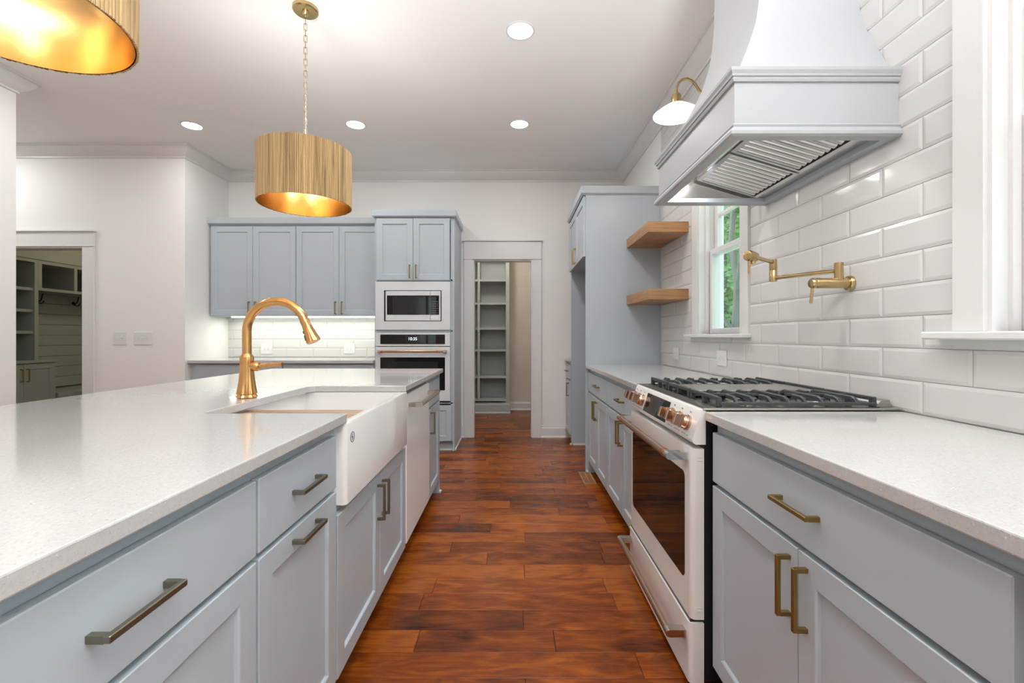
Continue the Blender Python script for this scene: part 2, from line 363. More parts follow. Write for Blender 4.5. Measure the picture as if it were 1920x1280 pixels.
# painted stretches of that wall beyond and before the tiling
build(bb(WX, WX+.008, 3.885, BY, 0, CH), 'wall_right_plaster', M['wall'], kind='structure')
build(holes_wall(MB(), -3.5, .30, 0, CH, WX, WX+.008, 'y', [(-1.30, -.10, .95, 2.45), (-3.3, -1.6, .10, 2.45)]), 'wall_right_plaster', M['wall'], kind='structure')
for i, (a, b, z0, z1) in enumerate(((-1.30, -.10, .95, 2.45), (-3.3, -1.6, .10, 2.45))):  # unseen windows, added for side light on the island fronts
    w = sgroup('window_%d' % (i+5), (1.34, a, z0)); fm = MB()
    fm.box(1.30, 1.38, a, a+.05, z0, z1); fm.box(1.30, 1.38, b-.05, b, z0, z1); fm.box(1.30, 1.38, a+.05, b-.05, z0, z0+.05); fm.box(1.30, 1.38, a+.05, b-.05, z1-.05, z1)
    fm.box(1.31, 1.37, (a+b)/2-.03, (a+b)/2+.03, z0+.05, z1-.05)
    build(fm, 'window_frame', M['trim'], w); build(bb(1.338, 1.342, a+.05, b-.05, z0+.05, z1-.05), 'pane', M['glass'], w)
PD = (-.457, .219)
build(holes_wall(MB(), -3.25, WX, 0, CH, BY, BY+.12, 'x', [(PD[0], PD[1], -.1, 2.03)]), 'wall_back', M['wall'], kind='structure')
build(bb(-3.37, -3.25, 4.508, BY+.12, 0, CH), 'wall_alcove', M['wall'], kind='structure')
MD = (-5.10, -4.253)
build(holes_wall(MB(), -6.5, -3.37, 0, CH, 4.508, 4.628, 'x', [(MD[0], MD[1], -.1, 2.04)]), 'wall_hall', M['wall'], kind='structure')
build(bb(-6.62, -6.5, 3.18, 4.628, 0, CH), 'wall_hall_end', M['wall'], kind='structure')
build(bb(-3.724, -3.604, -3.62, 3.30, 0, CH), 'wall_left', M['wall'], kind='structure')
build(bb(-6.5, -3.724, 3.18, 3.30, 0, CH), 'wall_hall_near', M['wall'], kind='structure')
wr = holes_wall(MB(), -3.604, WX+.008, 0, CH, -3.62, -3.5, 'x', [(-2.70, -2.10, .90, 2.30)])
build(wr, 'wall_front', M['wall'], kind='structure')
for i, (a, b) in enumerate(((-2.70, -2.10),)):
    w = sgroup('window_%d' % (i+3), (a, -3.56, .90)); fm = MB(); z0, z1 = .90, 2.30
    fm.box(a, a+.05, -3.6, -3.52, z0, z1); fm.box(b-.05, b, -3.6, -3.52, z0, z1); fm.box(a+.05, b-.05, -3.6, -3.52, z0, z0+.05); fm.box(a+.05, b-.05, -3.6, -3.52, z1-.05, z1)
    fm.box((a+b)/2-.03, (a+b)/2+.03, -3.59, -3.53, z0+.05, z1-.05)
    build(fm, 'window_frame', M['trim'], w); build(bb(a+.05, b-.05, -3.562, -3.558, z0+.05, z1-.05), 'pane', M['glass'], w)
build(bb(-6.62, WX+.16, -3.62, BY+.12, CH, CH+.12), 'ceiling', M['ceil'], kind='structure')
# crown moulding, one run per wall
crown = [(0, 2.918), (.012, 2.918), (.014, 2.932), (.022, 2.938), (.040, 2.952), (.060, 2.972), (.076, 2.996), (.082, 3.012), (.098, 3.014), (.100, CH), (0, CH)]
for i in range(8):
    build(sweep(LOOP, crown, [i], True), 'trim_%d' % (i+1), M['trim'], kind='structure', smooth=False)
base = [(0, 0), (.028, 0), (.028, .010), (.020, .020), (.016, .022), (.016, .108), (.010, .120), (.010, .135), (0, .137)]
def baseboard(nm, p, q): build(sweep([p, q], base), nm, M['trim'], kind='structure')
baseboard('baseboard_back', (.60, BY), (PD[1]+.104, BY)); baseboard('baseboard_alcove', (PD[0]-.104, BY), (-.592, BY))
baseboard('baseboard_hall', (-3.25, 4.508), (MD[1]+.12, 4.508)); baseboard('baseboard_hall_end', (MD[0]-.12, 4.508), (-6.5, 4.508))
baseboard('baseboard_left', (-3.604, 3.30), (-3.604, -3.5)); baseboard('baseboard_front', (-3.604, -3.5), (WX, -3.5))
# door casings
def door_trim(nm, x0, x1, y, top, hw, cw=.104):
    g = sgroup(nm, ((x0+x1)/2, y, 0)); t = M['trim']
    for a, b in ((x0-cw, x0), (x1, x1+cw)): build(bb(a, b, y-.020, y, 0, top, c=.002), 'casing', t, g)
    build(bb(x0-cw-.004, x1+cw+.004, y-.026, y, top, top+.016, c=.003), 'head_bead', t, g)
    build(bb(x0-cw, x1+cw, y-.021, y, top+.016, top+hw, c=.002), 'head_casing', t, g)
    build(bb(x0-cw-.016, x1+cw+.016, y-.038, y, top+hw, top+hw+.018, c=.004), 'head_cap', t, g)
    for a, b in ((x0, x0+.012), (x1-.012, x1)): build(bb(a, b, y-.004, y+.124, 0, top), 'jamb', t, g)
    build(bb(x0+.012, x1-.012, y-.004, y+.124, top-.012, top), 'jamb', t, g)
    return g
door_trim('door_1', PD[0], PD[1], BY, 2.03, .205)
door_trim('door_2', MD[0], MD[1], 4.508, 2.04, .145, .116)

# floor: sub-floor slab and planks laid across the aisle
floor = build(bb(-7, WX+.16, -3.62, 7.6, -.06, -.004), 'floor', M['subfloor'], kind='structure')
PW = .1277; P0 = 1.6705; KN = {-2: [.042], -1: [-.75, .4457], 0: [-.366], 1: [.0417], 2: [-.40, .443], 3: [-.365], 4: [.055], 5: [-.135, .468], 6: [-.34], 7: [.069],
      8: [-.134], 9: [-.342], 10: [.303], 11: [-.022], 12: [-.264], 13: [.308], 14: [-.10], 15: [-.39, .42], 16: [.18]}
def plank_mesh(w):
    a, b = w/2, PW/2; c = .0022; t = 0; vs = []
    for (x, y, z) in ((a-.0010, b-.0008, -.005), (a-.0010, b-.0008, -.0010), (a-c, b-c, t)):
        vs += [(-x, -y, z), (x, -y, z), (x, y, z), (-x, y, z)]
    fs = [(k*4+i, k*4+(i+1) % 4, k*4+4+(i+1) % 4, k*4+4+i) for k in range(2) for i in range(4)]+[(8, 9, 10, 11)]
    me = bpy.data.meshes.new('plank'); me.from_pydata(vs, [], fs); me.materials.append(M['floor']); return me
stuffp = MB(); pr = random.Random(11)
def add_plank(x0, x1, y0, single):
    w = x1-x0
    if single:
        o = bpy.data.objects.new('plank', plank_mesh(w)); C.objects.link(o); o.parent = floor; o.location = ((x0+x1)/2, y0+PW/2, pr.uniform(-.0006, .0004))
    else:
        c = .002; z = pr.uniform(-.0006, .0004); y1 = y0+PW
        vs = [(x0, y0, z-.003), (x1, y0, z-.003), (x1, y1, z-.003), (x0, y1, z-.003), (x0+c, y0+c, z), (x1-c, y0+c, z), (x1-c, y1-c, z), (x0+c, y1-c, z)]
        stuffp.add(vs, [(0, 1, 5, 4), (1, 2, 6, 5), (2, 3, 7, 6), (3, 0, 4, 7), (4, 5, 6, 7)])
for k in range(-41, 43):
    y0 = P0+k*PW
    if y0 < -3.5 or y0+PW > 7.2: continue
    full = y0+PW <= BY+.12
    lo, hi = ((-3.6 if y0 < 3.3 else -6.4), WX) if full else (-1.7, .6)
    cuts = list(KN.get(k, []))
    if not cuts: cuts = [pr.uniform(-.45, .1)] + ([pr.uniform(.25, .5)] if pr.random() < .5 else [])
    x = cuts[0]
    while x > lo: x -= pr.uniform(.55, 1.25); cuts.append(max(x, lo))
    x = max(cuts)
    while x < hi: x += pr.uniform(.5, 1.1); cuts.append(min(x, hi))
    cuts = sorted(set([lo, hi]+[c for c in cuts if lo <= c <= hi]))
    for a, b in zip(cuts, cuts[1:]):
        if b-a < .02: continue
        vis = y0 > 1.2 and b > -.66 and a < .75
        add_plank(a, b, y0, vis)
build(stuffp, 'planks', M['floor'], floor, kind='stuff')
# mudroom floor shares the slab

# tiles -----------------------------------------------------------------
TH, TL, TZ0, TY0 = .1023, .3064, .9165, 1.7107
tcache = {}
def tile_mesh(w, h, cut):
    key = (round(w, 3), round(h, 3), cut)
    if key in tcache: return tcache[key]
    g = .0008; b = .011; a, d = w/2, h/2
    l, r, lo, hi = [(0 if c else 1) for c in cut]
    O = (-a+g*l, a-g*r, -d+g*lo, d-g*hi); I = (O[0]+b*l, O[1]-b*r, O[2]+b*lo, O[3]-b*hi); vs = []
    if I[1]-I[0] < .004 or I[3]-I[2] < .004: I = O
    for (q, n) in ((O, 0), (O, .0055), (I, .008)): vs += [(q[0], q[2], n), (q[1], q[2], n), (q[1], q[3], n), (q[0], q[3], n)]
    fs = [(k*4+i, k*4+(i+1) % 4, k*4+4+(i+1) % 4, k*4+4+i) for k in range(2) for i in range(4)]+[(8, 9, 10, 11)]
    me = bpy.data.meshes.new('tile'); me.from_pydata(vs, [], fs); me.materials.append(M['tile']); tcache[key] = me; return me
def lay_tiles(parent, u0, u1, v0, v1, block, place, phase, odd=0):
    k = 0; z = TZ0
    while z < v1-.01:
        off = phase+(TL/2 if (k+odd) % 2 else 0); n0 = math.floor((u0-off)/TL)
        u = off+n0*TL
        while u < u1:
            ps = [[u, u+TL, z, z+TH]]
            ps = [[max(p[0], u0), min(p[1], u1), max(p[2], v0), min(p[3], v1)] for p in ps]
            for (a, b, c, d) in block:
                out = []
                for p in ps:
                    if p[1] <= a or p[0] >= b or p[3] <= c or p[2] >= d: out.append(p); continue
                    if p[0] < a: out.append([p[0], a, p[2], p[3]])
                    if p[1] > b: out.append([b, p[1], p[2], p[3]])
                    m0, m1 = max(p[0], a), min(p[1], b)
                    if p[2] < c: out.append([m0, m1, p[2], c])
                    if p[3] > d: out.append([m0, m1, d, p[3]])
                ps = out
            for p in ps:
                if p[1]-p[0] < .012 or p[3]-p[2] < .006: continue
                cut = (p[0] > u+.001, p[1] < u+TL-.001, p[2] > z+.001, p[3] < z+TH-.001)
                o = bpy.data.objects.new('tile', tile_mesh(p[1]-p[0], p[3]-p[2], cut)); C.objects.link(o); o.parent = parent
                place(o, (p[0]+p[1])/2, (p[2]+p[3])/2)
            u += TL
        z += TH; k += 1
tr = random.Random(3)
def place_b(o, u, v): o.location = (u, BY, v); o.rotation_euler = (PI/2, 0, 0)
casing_w = .088
blocks = [(W1[0]-casing_w, W1[1]+casing_w, 1.150, 2.43), (W2[0]-casing_w, W2[1]+casing_w, 1.150, 2.43)]
# rotation (90,0,-90): local x -> -Y, so mirror the cut flags by laying in mirrored u
def place_rm(o, u, v): o.location = (WX+.008, -u, v); o.rotation_euler = (PI/2, 0, -PI/2)
lay_tiles(wall_right, -3.885, -.30, .9145, 2.93, [(-b, -a, c, d) for a, b, c, d in blocks], place_rm, -TY0, 0)
back_panel = build(bb(-3.25, -1.395, BY-.0002, BY, .914, 1.373), 'wall_back_grout', M['grout'], kind='structure')
lay_tiles(back_panel, -3.25, -1.395, .914, 1.373, [], place_b, -3.20, 0)

# windows on the right wall
def window(nm, wd):
    y0, y1, z0, z1 = wd; t = M['trim']; g = sgroup(nm, (1.34, (y0+y1)/2, z0)); cw = casing_w
    for a, b in ((y0-cw, y0), (y1, y1+cw)): build(bb(WX-.014, WX+.006, a, b, z0, z1, c=.002), 'casing', t, g)
    build(bb(WX-.014, WX+.006, y0-cw, y1+cw, z1, z1+.11, c=.002), 'head_casing', t, g)
    build(bb(WX-.03, WX+.006, y0-cw-.015, y1+cw+.015, z1+.11, z1+.128, c=.003), 'head_cap', t, g)
    build(bb(1.206, 1.345, y0-cw-.012, y1+cw+.055, z0-.022, z0, c=.004), 'window_sill', t, g)
    j = MB(); j.box(WX-.004, 1.40, y0, y0+.012, z0, z1); j.box(WX-.004, 1.40, y1-.012, y1, z0, z1); j.box(WX-.004, 1.40, y0+.012, y1-.012, z1-.012, z1)
    j.box(1.345, 1.40, y0+.012, y1-.012, z0-.01, z0+.004)
    j.box(1.300, 1.322, y0+.012, y0+.024, z0, z1-.012); j.box(1.300, 1.322, y1-.024, y1-.012, z0, z1-.012)
    build(j, 'jamb', t, g)
    mid = 1.7175; a, b = y0+.014, y1-.014
    def sash(x0, x1, v0, v1, st, muntin):
        m = MB(); m.box(x0, x1, a, a+st, v0, v1, .002); m.box(x0, x1, b-st, b, v0, v1, .002)
        m.box(x0, x1, a+st, b-st, v0, v0+.036, .002); m.box(x0, x1, a+st, b-st, v1-.036, v1, .002)
        if muntin:
            m.box(x0+.005, x1-.005, a+st, b-st, 1.956, 1.976); m.box(x0+.006, x1-.006, (a+b)/2-.01, (a+b)/2+.01, v0+.036, v1-.036)
        return m
    s1 = build(sash(1.325, 1.358, z0+.001, mid+.018, .042, False), 'lower_sash', t, g)
    build(bb(1.340, 1.343, a+.042, b-.042, z0+.037, mid-.018), 'pane', M['glass'], s1)
    s2 = build(sash(1.362, 1.395, mid-.018, z1-.012, .042, False), 'upper_sash', t, g)
    build(bb(1.377, 1.380, a+.042, b-.042, mid+.018, z1-.048), 'pane', M['glass'], s2)
    build(bb(1.366, 1.391, a+.042, b-.042, 1.956, 1.974), 'muntin', t, s2)
    o = MB(); o.box(1.4002, 1.425, y0-.08, y0+.012, z0-.05, z1+.08); o.box(1.4002, 1.425, y1-.012, y1+.08, z0-.05, z1+.08); o.box(1.4002, 1.425, y0+.012, y1-.012, z1-.012, z1+.08)
    build(o, 'outside_casing', M['soffit'], g)
window('window_1', W1); window('window_2', W2)

# ================================================================= ISLAND
TI = FX(-.562, 1)
DH = ('drawer', 'door')
G_IS = 'blue-grey island cabinets'
def drawer_over_door(u0, u1, hc):
    return [('drawer', u0, u1, .695, .854, ('h', hc, .7745, .138)), ('door', u0, u1, .103, .682, ('h', hc, .653, .138))]
cabinet('island_cabinet', 'wide island cabinet nearest the camera, one drawer above one door', TI, .325, .968, .1, .886, .58,
        [('drawer', .331, .961, .695, .854, ('h', .645, .7745, .138)), ('door', .331, .961, .103, .682, ('v', .372, .60, .138))], M['pewter'])
cabinet('island_cabinet', 'narrow island cabinet just left of the apron sink, drawer over tall pull-out, two pewter handles', TI, .968, 1.401, .1, .886, .58,
        drawer_over_door(.971, 1.3955, 1.185), M['pewter'])
sc_ = cabinet('sink_cabinet', 'two-door island cabinet under the white apron sink', TI, 1.401, 2.297, .1, .886, .58,
        [('door', 1.408, 1.850, .097, .603, ('v', 1.820, .495, .143)), ('door', 1.8535, 2.290, .097, .603, ('v', 1.885, .495, .143))], M['pewter'], body=.622)
for a, b in ((1.402, 1.425), (2.258, 2.296)): build(tbox(TI, a, b, .622, .886, -.02, 0), 'face_frame', M['blue'], sc_)
cabinet('island_cabinet', 'slim island cabinet at the far end beyond the dishwasher, drawer over one door', TI, 2.935, 3.352, .1, .886, .58,
        [('drawer', 2.945, 3.345, .695, .854, ('h', 3.145, .7745, .138)), ('door', 2.945, 3.345, .103, .682, ('v', 2.985, .588, .143))], M['pewter'])
cabinet('island_cabinet', 'island cabinet beside the photographer, before the wide drawer cabinet', TI, -.40, .325, .1, .886, .58,
        [('drawer', -.394, .319, .695, .854, ('h', -.04, .7745, .138)), ('door', -.394, .319, .103, .682, ('h', -.04, .653, .138))], M['pewter'])
t = thing('island_end_panel', 'blue-grey end panel closing the far end of the island', 'panel', (-1.03, 3.365, 0))
build(bb(-1.50, -.545, 3.3535, 3.375, 0, .886, c=.001), 'panel', M['blue'], t)
sh = MB(); sh.box(-1.50, -.533, 3.375, 3.390, 0, .018, .004); sh.box(-.545, -.531, 3.3536, 3.389, 0, .018, .004); build(sh, 'shoe_moulding', M['trim'], t)
t = thing('island_wainscot', 'plain seating side of the kitchen island under the overhang', 'panel', (-1.32, 1.48, 0))
build(bb(-1.50, -1.145, -.40, 3.3525, 0, .886), 'panel', M['blue'], t)
build(bb(-1.512, -1.50, -.40, 3.352, 0, .12, c=.003), 'base_board', M['blue'], t)
# quartz tops
SX, S0, S1 = -.99, 1.4377, 2.224
arc = lambda cx, cy, r, a0, a1, n=5: [(cx+r*math.cos(math.radians(a0+(a1-a0)*i/n)), cy+r*math.sin(math.radians(a0+(a1-a0)*i/n))) for i in range(n+1)]
poly = [(-1.80, -.42), (-.524, -.42)] + [(-.524, S0)] + arc(SX+.035, S0+.035, .035, 270, 180)[0:] + arc(SX+.035, S1-.035, .035, 180, 90) + [(-.524, S1), (-.524, 3.413), (-1.80, 3.413)]
top = build(MB().prism(poly, .8865, .9155), 'island_countertop', M['quartz'], bevel=.003)
tag(top, 'long white speckled quartz island top with the sink cut-out', 'countertop')
ct = build(bb(.621, WX-.001, -.50, 1.473, .8865, .9155), 'countertop', M['quartz'], bevel=.003); tag(ct, 'white quartz countertop in front of the range, lower right of the view', 'countertop')
ct = build(bb(.621, WX-.001, 2.256, 3.884, .8865, .9155), 'countertop', M['quartz'], bevel=.003); tag(ct, 'white quartz countertop beyond the range, under the wooden shelves', 'countertop')
ct = build(bb(-3.249, -1.396, 4.535, BY-.009, .8865, .9155), 'countertop', M['quartz'], bevel=.003); tag(ct, 'white quartz countertop on the back wall beside the oven cabinet', 'countertop')

# apron sink
t = thing('apron_sink', 'white fireclay apron-front sink set in the island', 'sink', (-.8, 1.84, .63))
AX = -.523
def sinkbody():
    mb = MB(); y0, y1 = 1.428, 2.256; x0 = -1.045; zb, zt = .628, .8855; r = .016
    op = [(x0, y0), (AX-r, y0)] + [(AX-r+r*math.sin(a), y0+r-r*math.cos(a)) for a in [math.radians(q) for q in (22, 45, 68, 90)]] + \
         [(AX-r+r*math.cos(a), y1-r+r*math.sin(a)) for a in [math.radians(q) for q in (0, 22, 45, 68, 90)]] + [(x0, y1)]
    n = len(op)
    def shrink(d): return [(min(max(x, x0+d), AX-d), min(max(y, y0+d), y1-d)) for x, y in op]
    ring_o0 = [(x, y, zb) for x, y in op]; ring_o1 = [(x, y, zt-.006) for x, y in op]; q = shrink(.003); ring_o2 = [(x, y, zt-.001) for x, y in q]
    q = shrink(.007); ring_o3 = [(x, y, zt) for x, y in q]
    def inner(d, z): return [(min(max(x, x0+d), AX-d), min(max(y, y0+d), y1-d), z) for x, y in op]
    R_ = [ring_o0, ring_o1, ring_o2, ring_o3, inner(.026, zt), inner(.030, zt-.004), inner(.032, .69), inner(.045, .668), inner(.07, .662)]
    vs = [p for r_ in R_ for p in r_]
    fs = [(k*n+i, k*n+(i+1) % n, (k+1)*n+(i+1) % n, (k+1)*n+i) for k in range(len(R_)-1) for i in range(n)]
    fs += [tuple(range(n)), tuple(range((len(R_)-1)*n, len(R_)*n))]
    return mb.add(vs, fs)
basin = build(sinkbody(), 'basin', M['fire'], t, smooth=True)
build(MB().lathe([(.045, 0), (.045, .003), (.03, .003)], (-.80, 1.84, .6625), 24), 'drain', M['steel'], t, smooth=True)
lg = MB(); lc = Vector((AX+.0006, 1.481, .832)); lr = .0165
lg.tube([lc+Vector((0, lr*math.cos(a), lr*math.sin(a))) for a in [2*PI*i/28 for i in range(28)]], .0011, 6, True)
lg.tube([lc+Vector((0, -.001, .010)), lc+Vector((0, .001, .003)), lc+Vector((0, -.001, -.004)), lc+Vector((0, -.002, -.011))], .0009, 6)
lg.tube([lc+Vector((0, -.007, .005)), lc+Vector((0, -.004, -.001)), lc+Vector((0, 0, .003)), lc+Vector((0, .005, -.002)), lc+Vector((0, .006, -.008))], .0006, 6)
build(lg, 'logo', M['ink'], t, label='thin dark ring emblem printed on the apron')
t = thing('cutting_board', 'striped brown wooden board lying across the near half of the apron sink', 'cutting board', (-.77, 1.60, .855))
cols = [M['walnut'], M['oak'], M['walnut'], M['walnut'], M['oak'], M['walnut'], M['walnut']]
yy = 1.462
for i, w in enumerate((.05, .018, .045, .05, .02, .05, .058)):
    build(bb(-1.008, -.553, yy, yy+w-.0006, .853, .876, c=.0015), 'strip', cols[i], t); yy += w

# faucet
t = thing('kitchen_faucet', 'tall brushed gold gooseneck faucet with fluted base behind the sink', 'faucet', (-1.053, 1.80, .9155))
FXc, FYc = -1.053, 1.80
def flute(th, h): return 1+(.055*max(0, (.09-h)/.09)+.02)*math.cos(12*th)
build(MB().lathe([(.031, 0), (.036, .004), (.031, .013), (.035, .018), (.034, .022), (.0305, .045), (.0275, .07), (.0252, .10), (.0245, .145), (.0245, .160), (.0225, .166), (.0185, .170), (.017, .175)], (FXc, FYc, .9155), 72, mod=flute),
      'base', M['gold'], t, smooth=True)
ra = .118; zc = 1.178
pts = [(FXc, FYc, 1.085), (FXc, FYc, 1.13), (FXc, FYc, 1.155)]+[(FXc+ra-ra*math.cos(a), FYc, zc+ra*math.sin(a)) for a in [math.radians(q) for q in range(0, 164, 8)]]
build(MB().tube(pts, .0168, 20), 'neck', M['gold'], t, smooth=True)
e = Vector(pts[-1]); d = (e-Vector(pts[-2])).normalized()
hd = build(MB().lathe([(.0172, 0), (.0178, .004), (.0172, .008), (.0185, .03), (.0215, .055), (.0262, .082), (.0265, .088), (.022, .091), (.0, .090)], e, 48, d, mod=lambda th, h: 1+.035*min(1, h/.05)*math.cos(14*th), cap=False),
      'spray_head', M['gold'], t, smooth=True)
sd = Vector((-d.z, 0, d.x)); sd = sd if sd.x < 0 else -sd
bt = MB()
for h, r_, ln in ((.035, .019, .010), (.052, .021, .022)):
    p = e+d*h+sd*r_; q = e+d*(h+ln)+sd*(r_+ln*.18); bt.bar([p, q], .012, .008, sd)
build(bt, 'button', M['black'], hd)
hub = build(MB().lathe([(.016, 0), (.016, .012), (.0195, .014), (.0195, .022), (.014, .030), (.006, .032)], (FXc+.020, FYc, 1.040), 28, (1, 0, 0)), 'handle_hub', M['gold'], t, smooth=True)
lv = MB(); P_ = [(FXc+.048, FYc, 1.041), (FXc+.065, FYc, 1.043), (FXc+.09, FYc, 1.045), (FXc+.115, FYc, 1.047), (FXc+.140, FYc, 1.048)]
lv.tube(P_, [.009, .0085, .0075, .0085, .008], 12); build(lv, 'lever', M['gold'], t, smooth=True)

# dishwasher
t = thing('dishwasher', 'white panel-front dishwasher between the sink and the slim end cabinet', 'dishwasher', (-.8, 2.616, 0))
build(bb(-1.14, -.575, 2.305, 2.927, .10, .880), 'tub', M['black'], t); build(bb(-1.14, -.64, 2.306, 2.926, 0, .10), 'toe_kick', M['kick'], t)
dd = build(bb(-.574, -.540, 2.309, 2.925, .105, .862, c=.003), 'door', M['dwwhite'], t)
def bar_handle(x, y0, y1, z, xf, r, m, mcap, parent, band=None):
    s = 1 if xf > x else -1           # s: towards the face
    o = build(MB().cyl((x, y0+.028, z), (x, y1-.028, z), r, 24), 'handle', m, parent, smooth=True)
    for a, b in ((y0, y0+.030), (y1-.030, y1)):
        pl = [(xf, z+r*.95), (x, z+r*.98)] + [(x-s*r*1.05*math.sin(q), z+r*.98*math.cos(q)) for q in [math.radians(w) for w in (30, 60, 90, 120, 150)]] + [(x, z-r*.98), (xf, z-r*.95)]
        build(MB().prism(pl, a, b, 'y'), 'bracket', mcap, parent, smooth=True)
    if band:
        for c in (y0+.055, y1-.055):
            build(MB().cyl((x, c-.006, z), (x, c+.006, z), r*1.13, 24), 'band', band, parent, smooth=True)
    return o
bar_handle(-.478, 2.352, 2.895, .803, -.540, .0115, M['bronze'], M['bronze'], t)

# ================================================================= RIGHT RUN
TR = FX(.659, -1)
cabinet('base_cabinet', 'nearest base cabinet on the right, wide drawer over two doors with brass handles', TR, .560, 1.466, .1, .886, .59,
        [('drawer', .582, 1.458, .695, .852, ('h', 1.017, .777, .140)), ('door', 1.0235, 1.458, .103, .682, ('v', 1.052, .585, .140)), ('door', .582, 1.0200, .103, .682, ('v', .9905, .585, .140))], M['pull'])
cabinet('base_cabinet', 'base cabinet on the right beside the photographer, before the wide drawer', TR, -.36, .560, .1, .886, .59,
        [('drawer', -.338, .538, .695, .852, ('h', .10, .777, .140)), ('door', .1015, .538, .103, .682, ('v', .13, .585, .140)), ('door', -.338, .098, .103, .682, ('v', .07, .585, .140))], M['pull'])
cabinet('base_cabinet', 'base cabinet directly beyond the range, one drawer over two doors', TR, 2.258, 3.105, .1, .886, .59,
        [('drawer', 2.270, 3.098, .695, .852, ('h', 2.685, .777, .140)), ('door', 2.6855, 3.098, .103, .682, ('v', 2.715, .585, .140)), ('door', 2.270, 2.682, .103, .682, ('v', 2.652, .585, .140))], M['pull'])
cabinet('base_cabinet', 'farthest base cabinet of the range run, against the tall blue panel', TR, 3.105, 3.866, .1, .886, .59,
        [('drawer', 3.113, 3.858, .695, .852, ('h', 3.44, .777, .140)), ('door', 3.4875, 3.858, .103, .682, ('v', 3.517, .585, .140)), ('door', 3.113, 3.484, .103, .682, ('v', 3.454, .585, .140))], M['pull'])
t = thing('cabinet_leg_panel', 'narrow floor-length return with shoe moulding under the far right counter corner', 'panel', (.66, 3.874, 0))
build(bb(.640, .74, 3.8665, 3.8845, 0, .886), 'panel', M['blue'], t)
build(bb(.626, .6395, 3.850, 3.8845, 0, .016, c=.004), 'shoe_moulding', M['trim'], t)

# range
RY0, RY1 = 1.481, 2.248
t = thing('gas_range', 'white slide-in gas range with copper knobs and handles', 'range', (.92, 1.864, 0))
build(bb(.622, 1.250, RY0+.006, RY1-.006, .03, .905), 'body', M['black'], t)
def plan_round(xf, xb, y0, y1, r):
    return [(xb, y0)] + [(xf+r-r*math.sin(a), y0+r-r*math.cos(a)) for a in [math.radians(q) for q in (0, 20, 40, 60, 80, 90)]] + [(xf+r-r*math.cos(a), y1-r+r*math.sin(a)) for a in [math.radians(q) for q in (0, 20, 40, 60, 80, 90)]] + [(xb, y1)]
door = build(MB().prism(plan_round(.580, .6215, RY0, RY1, .018), .236, .792), 'oven_door', M['white'], t, smooth=True)
build(MB().prism(rrect(1.537, 2.200, .343, .703, .022), .5785, .583, 'x'), 'oven_window', M['glassblk'], door)
for z in (.262, .272, .752, .762): build(bb(.5985, .6175, RY0-.0012, RY0+.004, z, z+.005, c=.001), 'corner_rib', M['white'], door)
drw = build(MB().prism(plan_round(.574, .6215, RY0, RY1, .016), .028, .224), 'storage_drawer', M['white'], t, smooth=True)
build(bb(.580, .62, RY0+.01, RY1-.01, .224, .236), 'gap_strip', M['black'], t)
pp = [(.627, .806), (.594, .806), (.586, .812), (.583, .822), (.611, .912), (.616, .920), (.622, .9245), (.627, .9245)]
panel = build(MB().prism(pp, RY0, RY1, 'y'), 'control_panel', M['white'], t, smooth=True)
A_ = Vector((.583, 0, .822)); B_ = Vector((.611, 0, .912)); tn = (B_-A_).normalized(); nn = Vector((-tn.z, 0, tn.x))
def onp(y, s, n): return A_+tn*s+nn*n+Vector((0, y, 0))
dm = MB(); q = [onp(1.752, .004, .0006), onp(2.048, .004, .0006), onp(2.048, .086, .0006), onp(1.752, .086, .0006)]; q2 = [p-nn*.004 for p in q]
dm.add(q+q2, [(0, 1, 2, 3), (4, 5, 6, 7), (0, 1, 5, 4), (1, 2, 6, 5), (2, 3, 7, 6), (3, 0, 4, 7)]); build(dm, 'display', M['glassblk'], panel)
for ky in (1.551, 1.627, 1.703, 2.088, 2.152, 2.216):
    c = onp(ky, .044, 0); kb = MB()
    kb.lathe([(.0265, 0), (.0265, .007), (.0235, .008), (.0235, .012)], c, 32, nn)
    kn = build(kb, 'knob', M['copper'], t, smooth=True)
    kb = MB(); kb.lathe([(.0238, .012), (.0238, .018), (.0232, .019), (.0232, .026), (.021, .027)], c, 32, nn, mod=lambda th, h: 1+.008*math.cos(32*th)); build(kb, 'knob_collar', M['copper'], kn, smooth=True)
    kb = MB()
    v0 = []
    for h, a, b in ((.026, .0195, .0105), (.050, .0190, .0095), (.0525, .0170, .0075)):
        for sa, sb in ((-1, -1), (1, -1), (1, 1), (-1, 1)): v0.append(c+nn*h+tn*sa*a+Vector((0, sb*b, 0)))
    kb.add(v0, [(0, 1, 5, 4), (1, 2, 6, 5), (2, 3, 7, 6), (3, 0, 4, 7), (4, 5, 9, 8), (5, 6, 10, 9), (6, 7, 11, 10), (7, 4, 8, 11), (8, 9, 10, 11), (0, 1, 2, 3)])
    build(kb, 'knob_grip', M['copper'], kn)
    mk = MB(); p = onp(ky+.003, .083, .0004); mk.box(p.x-.0015, p.x+.0005, p.y-.004, p.y+.004, p.z-.003, p.z+.002)
    for s_ in (-.022, .0, .020):
        p = onp(ky+s_, .006, .0004); mk.box(p.x-.0012, p.x+.0005, p.y-.006, p.y+.006, p.z-.0012, p.z+.0010)
    build(mk, 'dial_marks', M['slot'], panel, kind='stuff')
bar_handle(.520, 1.508, 2.226, .762, .581, .0132, M['copper'], M['cap'], door, M['copper_r'])
bar_handle(.520, 1.508, 2.226, .173, .575, .0125, M['copper'], M['bronze'], drw)
build(bb(.618, 1.258, RY0-.002, RY1+.002, .9165, .9245, c=.002), 'cooktop', M['steel_l'], t)
build(bb(.668, 1.205, RY0+.012, RY1-.012, .9246, .9262), 'burner_pan', M['pan'], t)
rt = MB(); rt.prism([(1.205, .9246), (1.222, .945), (1.250, .947), (1.258, .9246)], RY0+.03, RY1-.03, 'y'); build(rt, 'rear_trim', M['steel_l'], t)
